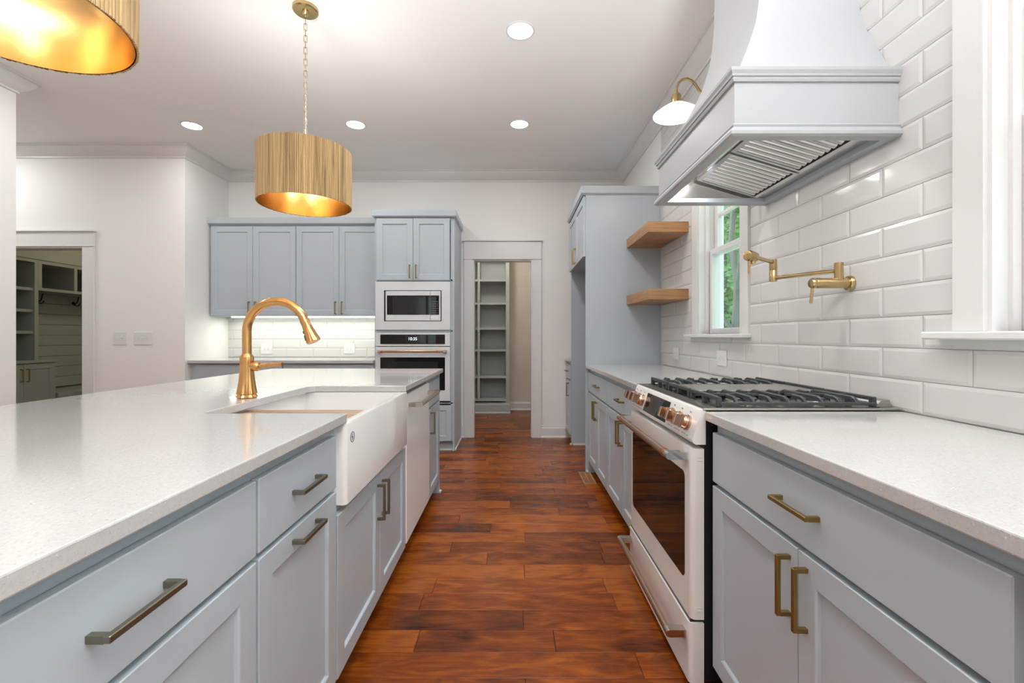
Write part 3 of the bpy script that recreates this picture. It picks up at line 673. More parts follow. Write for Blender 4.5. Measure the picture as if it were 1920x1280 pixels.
def grate(y0, y1, full):
    m = MB(); x0, x1 = .684, 1.196; zt = .9520; h = .0125
    for x in (x0, x1):
        m.bar([(x, y0+.003, zt), (x, y1-.003, zt)], .012, h)
        for y in (y0+.012, y1-.012, (y0+y1)/2): m.box(x-.007, x+.007, y-.008, y+.008, .9262, zt-.004)
    for y in (y0+.004, y1-.004): m.bar([(x0, y, .936), (x1, y, .936)], .009, .010)
    if full:
        n = 9; st = (x1-x0)/n
        for i in range(1, n):
            x = x0+st*i; ym = (y0+y1)/2
            if i % 2 == 0: m.bar([(x, y0+.004, .934), (x, y0+.014, .9475), (x, y0+.026, zt), (x, y1-.026, zt), (x, y1-.014, .9475), (x, y1-.004, .934)], .0112, h)
            else:
                m.bar([(x, y0+.004, .934), (x, y0+.014, .9475), (x, y0+.026, zt), (x, y0+.075, zt)], .0112, h)
                m.bar([(x, y1-.075, zt), (x, y1-.026, zt), (x, y1-.014, .9475), (x, y1-.004, .934)], .0112, h)
        for a, b in ((x0, x0+st*3.2), (x0+st*5, x1)): m.bar([(a, (y0+y1)/2, zt-.001), (b, (y0+y1)/2, zt-.001)], .008, .009)
    return m
build(grate(1.502, 1.746, True), 'grate', M['iron'], t); build(grate(2.000, 2.238, True), 'grate', M['iron'], t)
cg = build(grate(1.750, 1.996, False), 'grate', M['iron'], t)
build(MB().prism(rrect(.705, 1.180, 1.762, 1.984, .012), .938, .9500), 'griddle', M['steel_l'], t, bevel=.002)
for (bx, by, br) in ((.82, 1.624, .045), (1.07, 1.624, .036), (.82, 2.119, .036), (1.07, 2.119, .045)):
    b_ = build(MB().lathe([(br+.014, 0), (br+.012, .006), (br+.002, .008)], (bx, by, .9262), 28), 'burner', M['steel_l'], t, smooth=True)
    build(MB().lathe([(br, .008), (br, .014), (br-.004, .017)], (bx, by, .9262), 28), 'burner_cap', M['iron'], b_, smooth=True)

# hood
HY0, HY1, HX = 1.490, 2.262, .7247
t = thing('range_hood', 'pale blue-grey wooden range hood with flared top above the range', 'range hood', (1.0, 1.876, 1.81))
hp = [(WX, HY1), (HX, HY1), (HX, HY0), (WX, HY0)][::-1]        # left side of this path is outwards
prof = [(.0, 2.030), (-.020, 2.036), (-.034, 2.060), (-.052, 2.092), (-.080, 2.144), (-.106, 2.195), (-.132, 2.248), (-.151, 2.295), (-.164, 2.34), (-.175, 2.392), (-.184, 2.46), (-.190, 2.56), (-.192, 2.70), (-.192, CH-.001)]
build(sweep(hp, prof, caps=False), 'flared_cover', M['hood'], t, smooth=True)
build(sweep(hp, [(-.019, 1.811), (0, 1.811), (0, 2.030), (-.02, 2.030)], caps=False), 'apron', M['hood'], t)
build(sweep(hp, [(0, 1.990), (.006, 1.990), (.009, 1.998), (.007, 2.004), (.012, 2.006), (.013, 2.012), (.018, 2.022), (.019, 2.031), (-.01, 2.033)], caps=False), 'upper_moulding', M['hood'], t)
build(sweep(hp, [(-.018, 1.809), (.010, 1.809), (.018, 1.815), (.019, 1.825), (.015, 1.834), (.008, 1.837), (.006, 1.842), (.009, 1.848), (.005, 1.853), (0, 1.855)], caps=False), 'lower_moulding', M['hood'], t)
IX0, IX1, IY0, IY1 = .7495, 1.2225, 1.514, 2.212
us = MB()
for a in ((HX+.018, IX0, HY0+.018, HY1-.018), (IX1, WX, HY0+.018, HY1-.018), (IX0, IX1, HY0+.018, IY0), (IX0, IX1, IY1, HY1-.018)): us.box(a[0], a[1], a[2], a[3], 1.8095, 1.829)
build(us, 'underside_rim', M['blue'], t)
l = MB()
FA = Vector((.8895, 0, 1.919)); FB = Vector((1.1757, 0, 1.834))
prf = [(IX0, 1.8295), (.795, 1.922), (.885, 1.922), (.8895, 1.919), (1.1757, 1.834), (IX1, 1.8295), (IX1, 1.95), (IX0, 1.95)]
a = [(x, IY0, z) for x, z in prf[:6]]; b = [(x, IY1, z) for x, z in prf[:6]]
l.add(a+b, [(k, k+1, 7+k, 6+k) for k in range(5)])
for y in (IY0, IY1): l.add([(IX0, y, 1.8295), (.795, y, 1.922), (.8895, y, 1.922), (1.1757, y, 1.834), (IX1, y, 1.8295)], [(0, 1, 2, 3, 4)])
build(l, 'liner', M['steel'], t)
ft = (FB-FA).normalized(); fn = Vector((ft.z, 0, -ft.x)); fn = fn if fn.z < 0 else -fn; FL = (FB-FA).length
for (y0, y1) in ((1.530, 1.852), (1.868, 2.192)):
    fm = MB()
    def fp(y, s, n): return FA+ft*s+fn*n+Vector((0, y, 0))
    for (ya, yb, sa, sb) in ((y0, y1, 0, .018), (y0, y1, FL-.016, FL), (y0, y0+.010, .018, FL-.016), (y1-.010, y1, .018, FL-.016)):
        P8 = [fp(y, s_, n) for n in (.001, .011) for y, s_ in ((ya, sa), (yb, sa), (yb, sb), (ya, sb))]
        fm.add(P8, [(0, 1, 2, 3), (4, 5, 6, 7), (0, 1, 5, 4), (1, 2, 6, 5), (2, 3, 7, 6), (3, 0, 4, 7)])
    ff = build(fm, 'baffle_filter', M['steel'], t)
    bk = MB(); P4 = [fp(y, s_, .0015) for y, s_ in ((y0+.01, .018), (y1-.01, .018), (y1-.01, FL-.016), (y0+.01, FL-.016))]; bk.add(P4, [(0, 1, 2, 3)]); build(bk, 'filter_backing', M['black'], ff)
    n = 9; w = (y1-y0-.02)/n
    for i in range(n):
        yc = y0+.01+w*(i+.5); sm = MB(); vs = []
        for s_ in (.016, FL-.026):
            for k in range(7):
                a_ = PI*k/6; vs.append(fp(yc-math.cos(a_)*w*.40, s_, .002+math.sin(a_)*.011))
        sm.add(vs, [(k, k+1, 8+k, 7+k) for k in range(6)]+[tuple(range(7)), tuple(range(7, 14))])
        build(sm, 'baffle', M['steel'], ff, smooth=True)
for y in (1.60, 2.12):
    lp = build(MB().lathe([(.026, 0), (.026, -.003), (.021, -.004)], (.840, y, 1.921), 24), 'hood_lamp', M['lens'], t, smooth=True)
    lamp('hood_light', 'AREA', (.840, y, 1.914), 1.0, (1, .97, .93), .04, parent=t)
build(bb(.80, .88, 1.66, 2.06, 1.914, 1.9215, c=.002), 'control_bar', M['steel'], t)

# pot filler
t = thing('pot_filler', 'brushed brass folding pot filler on the tiled wall above the range', 'faucet', (1.262, 1.70, 1.36))
bp = M['brass']
build(MB().lathe([(.0275, 0), (.0275, .010), (.0245, .014), (.02, .015)], (WX-.001, 1.70, 1.357), 32, (-1, 0, 0)), 'flange', bp, t, smooth=True)
build(MB().lathe([(.0195, .012), (.0195, .132), (.0185, .134), (.0195, .136), (.0195, .146), (.016, .151), (.006, .153)], (WX, 1.70, 1.357), 32, (-1, 0, 0)), 'valve_body', bp, t, smooth=True)
build(MB().cyl((1.119, 1.70, 1.340), (1.114, 1.703, 1.282), .0052, 14), 'lever', bp, t, smooth=True)
build(MB().cyl((1.217, 1.70, 1.368), (1.217, 1.70, 1.433), .0153, 24), 'swivel_post', bp, t, smooth=True)
build(MB().cyl((1.217, 1.70, 1.403), (1.092, 1.91, 1.403), .0082, 18), 'arm', bp, t, smooth=True)
build(MB().lathe([(.0148, 0), (.0148, .045), (.0143, .046), (.0143, .048), (.0148, .049), (.0148, .093)], (1.092, 1.91, 1.387), 24), 'swivel_joint', bp, t, smooth=True)
build(MB().cyl((1.092, 1.91, 1.469), (.945, 1.785, 1.469), .0082, 18), 'arm', bp, t, smooth=True)
dv = Vector((-.147, -.125, 0)).normalized(); h0 = Vector((.952, 1.791, 1.469))
build(MB().lathe([(.010, 0), (.0185, .004), (.0205, .010), (.0205, .046), (.0195, .048), (.0205, .050), (.0205, .060), (.017, .068), (.007, .071)], h0, 32, dv), 'spout_valve', bp, t, smooth=True)
build(MB().cyl(h0+dv*.055+Vector((0, 0, -.017)), h0+dv*.055+Vector((0, 0, -.070)), .0048, 14), 'lever', bp, t, smooth=True)
build(MB().cyl(h0+dv*.025+Vector((0, 0, -.016)), h0+dv*.025+Vector((0, 0, -.030)), .012, 20), 'aerator', bp, t, smooth=True)

# floating shelves
for z, lb in ((1.908, 'upper floating oak shelf beside the far window'), (1.424, 'lower floating oak shelf beside the far window')):
    s_ = build(bb(.970, WX-.0005, 3.272, 3.8835, z, z+.075, c=.0015), 'floating_shelf', M['oak'], at=(1.115, 3.578, z)); tag(s_, lb, 'shelf', 'floating oak shelves')

# sconce
t = thing('wall_sconce', 'brass gooseneck wall sconce with white shallow shade above the far window', 'wall lamp', (WX, 2.84, 2.66))
build(MB().lathe([(.05, 0), (.05, .012), (.042, .02)], (WX-.0005, 2.84, 2.665), 28, (-1, 0, 0)), 'backplate', bp, t, smooth=True)
build(MB().tube([(1.25, 2.84, 2.665), (1.215, 2.84, 2.662), (1.19, 2.84, 2.667), (1.165, 2.84, 2.688), (1.14, 2.84, 2.725), (1.115, 2.84, 2.752), (1.085, 2.84, 2.765), (1.055, 2.84, 2.758), (1.032, 2.84, 2.738), (1.021, 2.84, 2.71), (1.018, 2.84, 2.675)], .0085, 14), 'arm', bp, t, smooth=True)
build(MB().lathe([(.008, .075), (.014, .07), (.014, .062), (.024, .058), (.031, .045), (.031, .004), (.037, 0), (.037, -.006)], (1.018, 2.84, 2.608), 28), 'socket_cup', bp, t, smooth=True)
build(MB().lathe([(.036, .066), (.060, .056), (.10, .030), (.140, .0), (.1385, -.002), (.098, .027), (.058, .053), (.03, .063)], (1.018, 2.84, 2.54), 48, cap=False), 'shade', M['opal'], t, smooth=True)
build(MB().lathe([(.012, .03), (.022, .01), (.028, -.012), (.024, -.03), (.008, -.042)], (1.018, 2.84, 2.585), 24), 'bulb', M['lens'], t, smooth=True)
lamp('sconce_light', 'POINT', (1.018, 2.84, 2.525), 2.5, (1, .93, .82), .03, parent=t)

# pendants
link_me = None
def pendant(x, y, label):
    global link_me
    t = thing('pendant_light', label, 'pendant lamp', (x, y, 1.903), 'reed drum pendants over the island'); Rr = .25; z0, z1 = 1.903, 2.213
    build(MB().lathe([(.069, 0), (.069, -.016), (.063, -.022), (.02, -.023), (.016, -.034), (.012, -.04)], (x, y, CH-.0005), 36), 'canopy', M['brass'], t, smooth=True)
    n = 150; m = MB(); vs = []; fs = []; rr = random.Random(5)
    for i in range(n):
        th = 2*PI*i/n; w = PI/n*.96; pr_ = .0045+rr.uniform(-.0008, .0008); dz = rr.uniform(-.0012, .0012)
        prof = [(-w, -.001), (-w*.9, pr_*.55), (-w*.35, pr_), (w*.35, pr_), (w*.9, pr_*.55), (w, -.001)]
        a = [(x+(Rr-.004+q)*math.cos(th+p), y+(Rr-.004+q)*math.sin(th+p), z0+dz) for p, q in prof]; b = [(p[0], p[1], z1+dz) for p in a]
        m.add(a+b, [(k, k+1, 7+k, 6+k) for k in range(5)]+[tuple(range(6)), tuple(range(6, 12))])
    sh = build(m, 'reed_shade', M['reed'], t, label='drum of narrow vertical wooden reeds')
    lm = MB(); ns = 96; lm.lathe([(Rr-.0055, z0+.001), (Rr-.0055, z1-.001)], (x, y, 0), ns, cap=False); lm.lathe([(Rr-.0075, z0+.001), (Rr-.0075, z1-.001)], (x, y, 0), ns, cap=False)
    build(lm, 'brass_liner', M['liner'], sh, smooth=True, label='shiny brushed gold lining')
    sp = MB()
    for a in (0, PI/3, 2*PI/3): sp.bar([(x-.243*math.cos(a+.3), y-.243*math.sin(a+.3), z1-.02), (x+.243*math.cos(a+.3), y+.243*math.sin(a+.3), z1-.02)], .008, .005)
    sp.cyl((x, y, z1-.06), (x, y, z1+.03), .012, 16); build(sp, 'spider', M['brass'], t, smooth=True)
    for a in (.3, .3+2*PI/3, .3+4*PI/3):
        px, py = x+.09*math.cos(a), y+.09*math.sin(a)
        sk = build(MB().cyl((px, py, z1-.075), (px, py, z1-.045), .017, 16), 'socket', M['brass'], t, smooth=True)
        build(MB().lathe([(.010, 0), (.015, .012), (.016, .024), (.010, .036), (.002, .040)], (px, py, z1-.044), 16), 'bulb', M['bulb'], sk, smooth=True)
        lo = lamp('pendant_uplight', 'SPOT', (px, py, z1+.004), PEND_W/3, (1, .98, .95), .022, rot=(PI, 0, 0), parent=t); lo.data.spot_size = math.radians(172); lo.data.spot_blend = .25
        lamp('pendant_glow', 'POINT', (px, py, z1-.10), .28, (1, .92, .80), .03, parent=t)
    if link_me is None:
        lk = MB(); L_ = .021; w = .0085; pts = []
        for i in range(16):
            a = 2*PI*i/16; pts.append((w*math.cos(a), 0, (L_-w)*(1 if math.sin(a) >= 0 else -1)*(1 if abs(math.sin(a)) > .01 else 0)+w*math.sin(a)))
        lk.tube(pts, .0019, 6, True)
        link_me = bpy.data.meshes.new('chain_link'); link_me.from_pydata(lk.v, [], lk.f); link_me.materials.append(M['brass']); link_me.shade_smooth()
    k = 0; zz = z1+.04
    while zz < CH-.055:
        o = bpy.data.objects.new('chain_link', link_me); C.objects.link(o); o.parent = t; o.location = (0, 0, zz-z0); o.rotation_euler = (0, 0, .35+(PI/2 if k % 2 else 0))
        zz += .0335; k += 1
    build(MB().tube([(x, y, z1+.02), (x+.003, y, z1+.3), (x-.003, y, z1+.55), (x, y, CH-.03)], .0016, 6), 'cord', M['plate'], t)
    return t
pendant(-1.186, 2.60, 'reed drum pendant on a chain, whole shade and canopy in view')
pendant(-1.186, 1.05, 'nearer reed drum pendant cut off at the top left, gold lining showing')

# recessed lights
def can(x, y, label):
    t = thing('recessed_light', label, 'ceiling light', (x, y, CH), 'round recessed ceiling lights')
    build(MB().lathe([(.088, 0), (.088, -.003), (.078, -.005), (.075, -.0015)], (x, y, CH), 40, cap=False), 'trim_ring', M['trim'], t, smooth=True)
    build(MB().lathe([(.075, -.001), (.075, -.0025)], (x, y, CH), 40), 'lens', M['lens'], t)
    lamp('can_light', 'AREA', (x, y, CH-.006), CAN_W*(1.9 if x < -4 else 1.05 if y > 3.5 else 1.6 if y > 2.5 else .45), (1, .995, .985), .13, parent=t)
can(.044, 2.79, 'recessed ceiling light nearest the camera, upper centre of the ceiling')
can(.056, 4.02, 'recessed ceiling light in front of the pantry door')
can(-1.394, 4.03, 'recessed ceiling light between the drum pendant and the pantry door row')
can(-2.857, 4.05, 'leftmost recessed ceiling light in view, near the hallway opening')
for i, (x, y) in enumerate(((.05, 1.55), (.05, .3), (-2.86, 2.79), (-2.86, 1.3), (-2.86, -.3), (.05, -1.2), (-1.4, -1.6), (-1.4, -2.8), (-2.86, -2.2), (.05, -2.6))):  # unseen lights, added to spread the ceiling lighting through the room
    can(x, y, ['over the range aisle', 'just behind the camera in the aisle', 'hidden behind the nearer pendant', 'left of the nearer pendant', 'left of the island near end',
                 'in the aisle well behind the camera', 'behind the island near end', 'before the rear windows', 'by the left wall near the rear', 'by the right wall near the rear'][i] and
        'unseen recessed ceiling light ' + ['over the range aisle', 'just behind the camera in the aisle', 'hidden behind the nearer pendant', 'left of the nearer pendant', 'left of the island near end',
                 'in the aisle well behind the camera', 'behind the island near end', 'before the rear windows', 'by the left wall near the rear', 'by the right wall near the rear'][i])
can(-5.2, 3.9, 'unseen recessed ceiling light added in the hallway at far left')  # out of view, added to light the hallway end

# ================================================================= BACK WALL
TB = FY(4.59)
bcr = [(0, 0), (.006, 0), (.010, .006), (.020, .012), (.020, .072), (0, .074)]
def upper(label, u0, u1, first):
    T = FY(4.87); m_ = (u0+u1)/2
    return cabinet('wall_cabinet', label, T, u0, u1, 1.373, 2.345, .325,
        [('door', u0+(.018 if first else .003), m_-.0015, 1.376, 2.326, ('v', m_-.034, 1.458, .135)), ('door', m_+.0015, u1-.003, 1.376, 2.326, ('v', m_+.034, 1.458, .135))], M['pull'], kick=0, group='upper cabinets on the back wall')
c1 = upper('two-door upper cabinet against the left alcove wall', -3.236, -2.315, True)
c2 = upper('two-door upper cabinet beside the tall oven cabinet', -2.3145, -1.396, False)
uc = thing('cabinet_fascia', 'flat crown board running along the top of the upper cabinets', 'moulding', (-2.3, 4.85, 2.345))
build(sweep([(-1.418, 4.852), (-3.246, 4.852)][::-1], [(-o, 2.345+h) for o, h in bcr]), 'crown', M['blue'], uc)
build(bb(-3.246, -1.418, 4.852, 5.198, 2.345, 2.349), 'top_board', M['blue'], uc)
t = thing('under_cabinet_light', 'glowing light strip under the upper cabinets', 'light strip', (-2.3, 5.08, 1.37))
build(bb(-3.10, -1.42, 5.010, 5.035, 1.360, 1.3725), 'diffuser', M['led'], t)
lamp('strip_light', 'AREA', (-2.28, 5.02, 1.352), 4.2, (.96, 1, .86), 1.70, rot=(0, 0, 0), parent=t, shape='RECTANGLE', size_y=.03)
# base cabinets
for (u0, u1, lb) in ((-3.20, -2.315, 'back base cabinet by the alcove wall, mostly hidden behind the island'), (-2.3145, -1.396, 'back base cabinet beside the tall oven cabinet, mostly hidden behind the island')):
    m_ = (u0+u1)/2
    cabinet('base_cabinet', lb, TB, u0, u1, .1, .886, .60, [('drawer', u0+.006, u1-.006, .695, .868, ('h', m_, .777, .14)), ('door', u0+.006, m_-.0015, .103, .682, ('v', m_-.03, .59, .14)), ('door', m_+.0015, u1-.006, .103, .682, ('v', m_+.03, .59, .14))], M['pull'])
f_ = build(bb(-3.249, -3.2005, 4.59, 4.61, 0, .886), 'filler_strip', M['blue']); tag(f_, 'narrow filler strip between the back base cabinet and alcove wall', 'panel')
# oven cabinet
OX0, OX1 = -1.395, -.592
t = thing('oven_cabinet', 'tall blue-grey cabinet holding the microwave and wall oven', 'cabinet', ((OX0+OX1)/2, 4.9, 0))
oc = MB()
oc.box(OX0, OX0+.018, 4.59, 5.198, .1, 2.35); oc.box(OX1-.018, OX1, 4.59, 5.198, 0, 2.35); oc.box(OX0+.018, OX1-.018, 4.59, 5.198, 2.33, 2.35)
oc.box(OX0+.018, OX1-.018, 5.17, 5.198, .1, 2.33); oc.box(OX0+.018, OX1-.018, 4.59, 5.17, 1.712, 1.73); oc.box(OX0+.018, OX1-.018, 4.59, 5.17, 1.20, 1.215); oc.box(OX0+.018, OX1-.018, 4.59, 5.17, .475, .49)
oc.box(OX0+.018, -1.377, 4.59, 4.61, .49, 2.33); oc.box(-.63, OX1-.018, 4.59, 4.61, .1, 2.33)
build(oc, 'carcass', M['blue'], t); build(bb(OX0+.0, OX1-.018, 4.63, 4.66, 0, .10), 'toe_kick', M['blue'], t)
build(bb(OX0, OX1+.0, 4.618, 4.63, 0, .016), 'shoe_moulding', M['trim'], t); build(bb(OX1, OX1+.014, 4.60, 5.19, 0, .016, c=.003), 'shoe_moulding', M['trim'], t)
for (a, b, hu) in ((-1.374, -1.0065, -1.037), (-1.0035, -.636, -.972)):
    o = build(shaker(TB, a, b, 1.720, 2.343), 'door', M['blue'], t); pull(TB, hu, 1.806, .135, True, M['pull'], o)
o = build(shaker(TB, -1.374, -.622, .103, .462, st=.05), 'drawer', M['blue'], t); pull(TB, -1.0, .42, .14, False, M['pull'], o)
build(sweep([(OX0, 4.85), (OX0, 4.572), (OX1, 4.572), (OX1, 5.198)], [(-o, 2.35+h) for o, h in bcr]), 'crown', M['blue'], t)
build(bb(OX0+.001, OX1-.001, 4.574, 5.19, 2.351, 2.42), 'crown_top', M['blue'], t)
# microwave
t = thing('microwave', 'built-in microwave with a wide pale trim frame above the wall oven', 'microwave', (-1.007, 4.80, 1.22))
def X_(px): return (px-962)/185.9
def Z_(py): return 1.16+(629.5-py)/185.9
tm = MB(); a0, a1, b0, b1 = X_(704.8), X_(844.7), Z_(618.3), Z_(528); i0, i1, j0, j1 = X_(720.7), X_(828.6), Z_(602.2), Z_(544.5)
for q in ((a0, i0, b0, b1), (i1, a1, b0, b1), (i0, i1, b0, j0), (i0, i1, j1, b1)): tm.box(q[0], q[1], 4.572, 4.588, q[2], q[3])
build(tm, 'trim_frame', M['app'], t)
build(bb(i0+.001, i1-.001, 4.600, 4.98, j0+.001, j1-.001), 'cavity', M['black'], t)
fx0, fx1, fz0, fz1 = X_(723.6), X_(826.5), Z_(601), Z_(545.6)
dd = build(bb(fx0, X_(807.0), 4.574, 4.599, fz0, fz1, c=.002), 'door', M['app'], t)
build(bb(X_(726.4), X_(807.0)-.001, 4.5725, 4.576, Z_(590), Z_(554)), 'door_glass', M['glassblk'], dd)
build(bb(X_(736.5), X_(793), 4.5718, 4.5726, Z_(588.5), Z_(556.5)), 'inner_window', M['screen'], dd)
pc = build(bb(X_(807.6), fx1, 4.574, 4.599, fz0, fz1, c=.002), 'control_panel', M['app'], t)
build(bb(X_(807.6)+.001, X_(823.7), 4.5725, 4.576, Z_(590), Z_(554)), 'key_panel', M['glassblk'], pc)
kk = MB()
for r_ in range(6):
    for c_ in range(4): kk.box(X_(810+c_*3.2), X_(811.6+c_*3.2), 4.5718, 4.573, Z_(587-r_*4.2), Z_(586.2-r_*4.2))
build(kk, 'key_marks', M['slot'], pc, kind='stuff'); build(bb(X_(809.3), X_(824), 4.5715, 4.575, Z_(598.3), Z_(592.6), c=.001), 'open_button', M['plate'], pc)
# wall oven
t = thing('wall_oven', 'pale single wall oven with copper bar handle and lit clock', 'oven', (-1.007, 4.85, .49))
cp = build(bb(a0, a1, 4.570, 4.588, Z_(648.6), Z_(622.9), c=.002), 'control_panel', M['app'], t)
build(MB().prism(rrect(X_(714.3), X_(834.9), Z_(644.9), Z_(627), .006), 4.5685, 4.572, 'y'), 'control_glass', M['glassblk'], cp)
scn = build(bb(X_(761), X_(789), 4.5678, 4.569, Z_(643.5), Z_(628.3)), 'display', M['screen'], cp)
fc = bpy.data.curves.new('clock_digits', 'FONT'); fc.body = '10:35'; fc.size = .042; fc.align_x = 'CENTER'; fc.align_y = 'CENTER'; fc.extrude = .0003
fo = bpy.data.objects.new('clock_text', fc); C.objects.link(fo); bpy.context.view_layer.update()
me = bpy.data.meshes.new_from_object(fo.evaluated_get(bpy.context.evaluated_depsgraph_get())); bpy.data.objects.remove(fo); fo = bpy.data.objects.new('clock_digits', me); C.objects.link(fo); me.materials.clear(); me.materials.append(M['digits']); fo.parent = cp
fo.location = Vector((X_(774.5), 4.5670, Z_(635.2)))-org(cp); fo.rotation_euler = (PI/2, 0, 0)
od = build(bb(a0, a1, 4.568, 4.588, .506, Z_(650), c=.003), 'door', M['app'], t)
build(MB().prism(rrect(X_(714.3), X_(834.9), Z_(731), Z_(669.5), .008), 4.5665, 4.570, 'y'), 'door_glass', M['glassblk'], od)
build(bb(X_(727), X_(822), 4.5658, 4.5668, Z_(729), Z_(677.5)), 'inner_window', M['screen'], od)
build(bb(a0+.01, a1-.01, 4.575, 4.588, .492, .505), 'vent_gap', M['black'], t)
build(bb(a0+.02, a1-.02, 4.60, 5.15, .50, 1.19), 'cavity', M['black'], t)
hz = Z_(658.2); ho = build(MB().cyl((X_(716), 4.525, hz), (X_(834), 4.525, hz), .0105, 20), 'handle', M['copper'], od, smooth=True)
for a, b, m_ in ((X_(711), X_(717.5), M['bronze']), (X_(832), X_(838.8), M['bronze'])): build(bb(a, b, 4.512, 4.569, hz-.012, hz+.012, c=.004), 'bracket', m_, od)
for a in (X_(820), X_(719)): build(MB().cyl((a, 4.525, hz), (a+.014, 4.525, hz), .012, 20), 'band', M['copper_r'], od, smooth=True)

# wall plates
def plate(name, label, T, u, v, w, h, kind, n):
    c = T(u, v, 0); t = thing(name, label, 'outlet' if kind == 'outlet' else 'switch', c)
    build(tbox(T, u-w/2, u+w/2, v-h/2, v+h/2, 0, .006, .002), 'cover_plate', M['plate'], t)
    for i in range(n):
        cu = u+(i-(n-1)/2)*(.046 if kind != 'outlet' else .042)
        if kind == 'outlet':
            f = build(tbox(T, cu-.017, cu+.017, v-.017, v+.017, .006, .0075, .001), 'receptacle', M['plate'], t); m = MB()
            for s_ in (-.006, .006): tbox(T, cu-.005, cu+.004, v+s_-.0012, v+s_+.0012, .0075, .0079, 0, m)
            tbox(T, cu+.007, cu+.011, v-.002, v+.002, .0075, .0079, 0, m); build(m, 'slots', M['slot'], f)
        else:
            f = build(tbox(T, cu-.006, cu+.006, v-.013, v+.013, .006, .0072), 'toggle_frame', M['plate'], t)
            build(tbox(T, cu-.0042, cu+.0042, v-.001, v+.010, .0072, .017, .001), 'toggle', M['plate'], f)
TRW = FX(WX, -1); TBW = FY(BY-.008)
plate('wall_outlet', 'outlet plate on the white tile below the far window', TRW, 2.745, 1.026, .125, .095, 'outlet', 2)
plate('wall_outlet', 'outlet plate on the white tile below the oak shelves', TRW, 3.52, 1.026, .125, .095, 'outlet', 2)
plate('wall_outlet', 'left outlet plate on the back wall tile, behind the faucet', TBW, X_(500)*5.192/4.59, 1.012, .125, .118, 'outlet', 2)
plate('wall_outlet', 'right outlet plate on the back wall tile, nearer the oven cabinet', TBW, X_(655)*5.192/4.59, 1.016, .125, .118, 'outlet', 2)
TH_ = FY(4.508)
plate('light_switch', 'double switch plate on the left wall beside the mudroom doorway', TH_, (225.5-962)*4.508/853.3, 1.135, .128, .128, 'switch', 2)
plate('light_switch', 'triple switch plate on the left wall nearer the alcove', TH_, (269-962)*4.508/853.3, 1.135, .178, .128, 'switch', 3)

# ================================================================= FRIDGE ENCLOSURE, FAR RIGHT
t = thing('refrigerator_cabinet', 'tall blue-grey refrigerator enclosure with an empty bay and cupboards above', 'cabinet', (.94, 4.37, 0))
build(bb(.620, WX-.001, 3.886, 3.904, 0, 2.365), 'side_panel', M['blue'], t); build(bb(.620, WX-.001, 4.842, 4.860, 0, 2.365), 'side_panel', M['blue'], t)
build(bb(.622, WX-.001, 3.904, 4.842, 1.835, 2.365), 'upper_box', M['blue'], t)
build(bb(.622, .640, 4.8415, 4.8425, 0, 1.83), 'edge_strip', M['blue'], t)
TF = FX(.620, -1)
for (a, b, hu) in ((3.889, 4.3715, 4.343), (4.3745, 4.857, 4.403)):
    o = build(shaker(TF, a, b, 1.838, 2.352), 'door', M['blue'], t); pull(TF, hu, 1.923, .143, True, M['pull'], o)
build(sweep([(WX-.001, 3.886), (.600, 3.886), (.600, 4.862), (WX-.001, 4.862)], [(o, 2.362+h) for o, h in bcr]), 'crown', M['blue'], t)
build(bb(.601, WX-.001, 3.887, 4.861, 2.366, 2.43), 'crown_top', M['blue'], t)
sm = MB(); sm.box(.606, .620, 4.838, 4.862, 0, .016); sm.box(.64, 1.25, 4.828, 4.842, 0, .016); build(sm, 'shoe_moulding', M['trim'], t)
cabinet('base_cabinet', 'narrow base cabinet tucked between refrigerator bay and back wall', FX(.622, -1), 4.861, 5.190, .1, .886, .63,
        [('drawer', 4.872, 5.18, .695, .854, ('h', 5.02, .777, .14)), ('door', 4.872, 5.18, .103, .682, ('v', 4.90, .585, .143))], M['pewter'])
ct = build(bb(.585, WX-.001, 4.861, 5.198, .8865, .9155, c=.003), 'countertop', M['quartz']); tag(ct, 'small piece of white countertop between refrigerator bay and back wall', 'countertop')
# floor register
t = thing('floor_vent', 'wooden floor vent beside the far right base cabinet', 'vent', (.60, 3.71, 0))
fm = MB(); vx0, vx1, vy0, vy1 = .555, .655, 3.55, 3.87
for a in ((vx0, vx1, vy0, vy0+.02), (vx0, vx1, vy1-.02, vy1), (vx0, vx0+.014, vy0+.02, vy1-.02), (vx1-.014, vx1, vy0+.02, vy1-.02), ((vx0+vx1)/2-.005, (vx0+vx1)/2+.005, vy0+.02, vy1-.02)): fm.box(a[0], a[1], a[2], a[3], .0, .006, .0015)
build(fm, 'vent_frame', M['oak'], t); sl = MB()
for i in range(12): sl.box(vx0+.014, vx1-.014, vy0+.024+i*.023, vy0+.034+i*.023, 0, .0045)
build(sl, 'vent_slats', M['oak'], t, kind='stuff')

# ================================================================= PANTRY
pk = 'structure'
build(bb(-1.72, -1.60, BY+.12, 7.24, 0, 2.80), 'wall_pantry_left', M['pantry'], kind=pk); build(bb(.55, .67, BY+.12, 7.24, 0, 2.80), 'wall_pantry_right', M['pantry'], kind=pk)
build(bb(-1.6, .55, 7.12, 7.24, 0, 2.80), 'wall_pantry_back', M['pantry'], kind=pk); build(bb(-1.72, .67, BY+.12, 7.24, 2.68, 2.80), 'ceiling_pantry', M['ceil'], kind=pk)
build(sweep([(.55, 7.12), (-.056, 7.12)], base), 'baseboard_pantry', M['trim'], kind=pk)
t = thing('pantry_shelving', 'grey-green built-in pantry shelves seen through the doorway', 'shelving', (-.8, 6.95, 0)); ps = M['pshelf']
build(bb(-.108, -.056, 6.80, 7.118, 0, 2.62), 'side_panel', ps, t); build(bb(-1.598, -1.55, 6.80, 7.118, 0, 2.62), 'side_panel', ps, t)
build(bb(-.530, -.498, 6.80, 7.10, .216, 2.62), 'divider', ps, t); build(bb(-1.55, -.108, 7.10, 7.118, .17, 2.62), 'back_panel', ps, t)
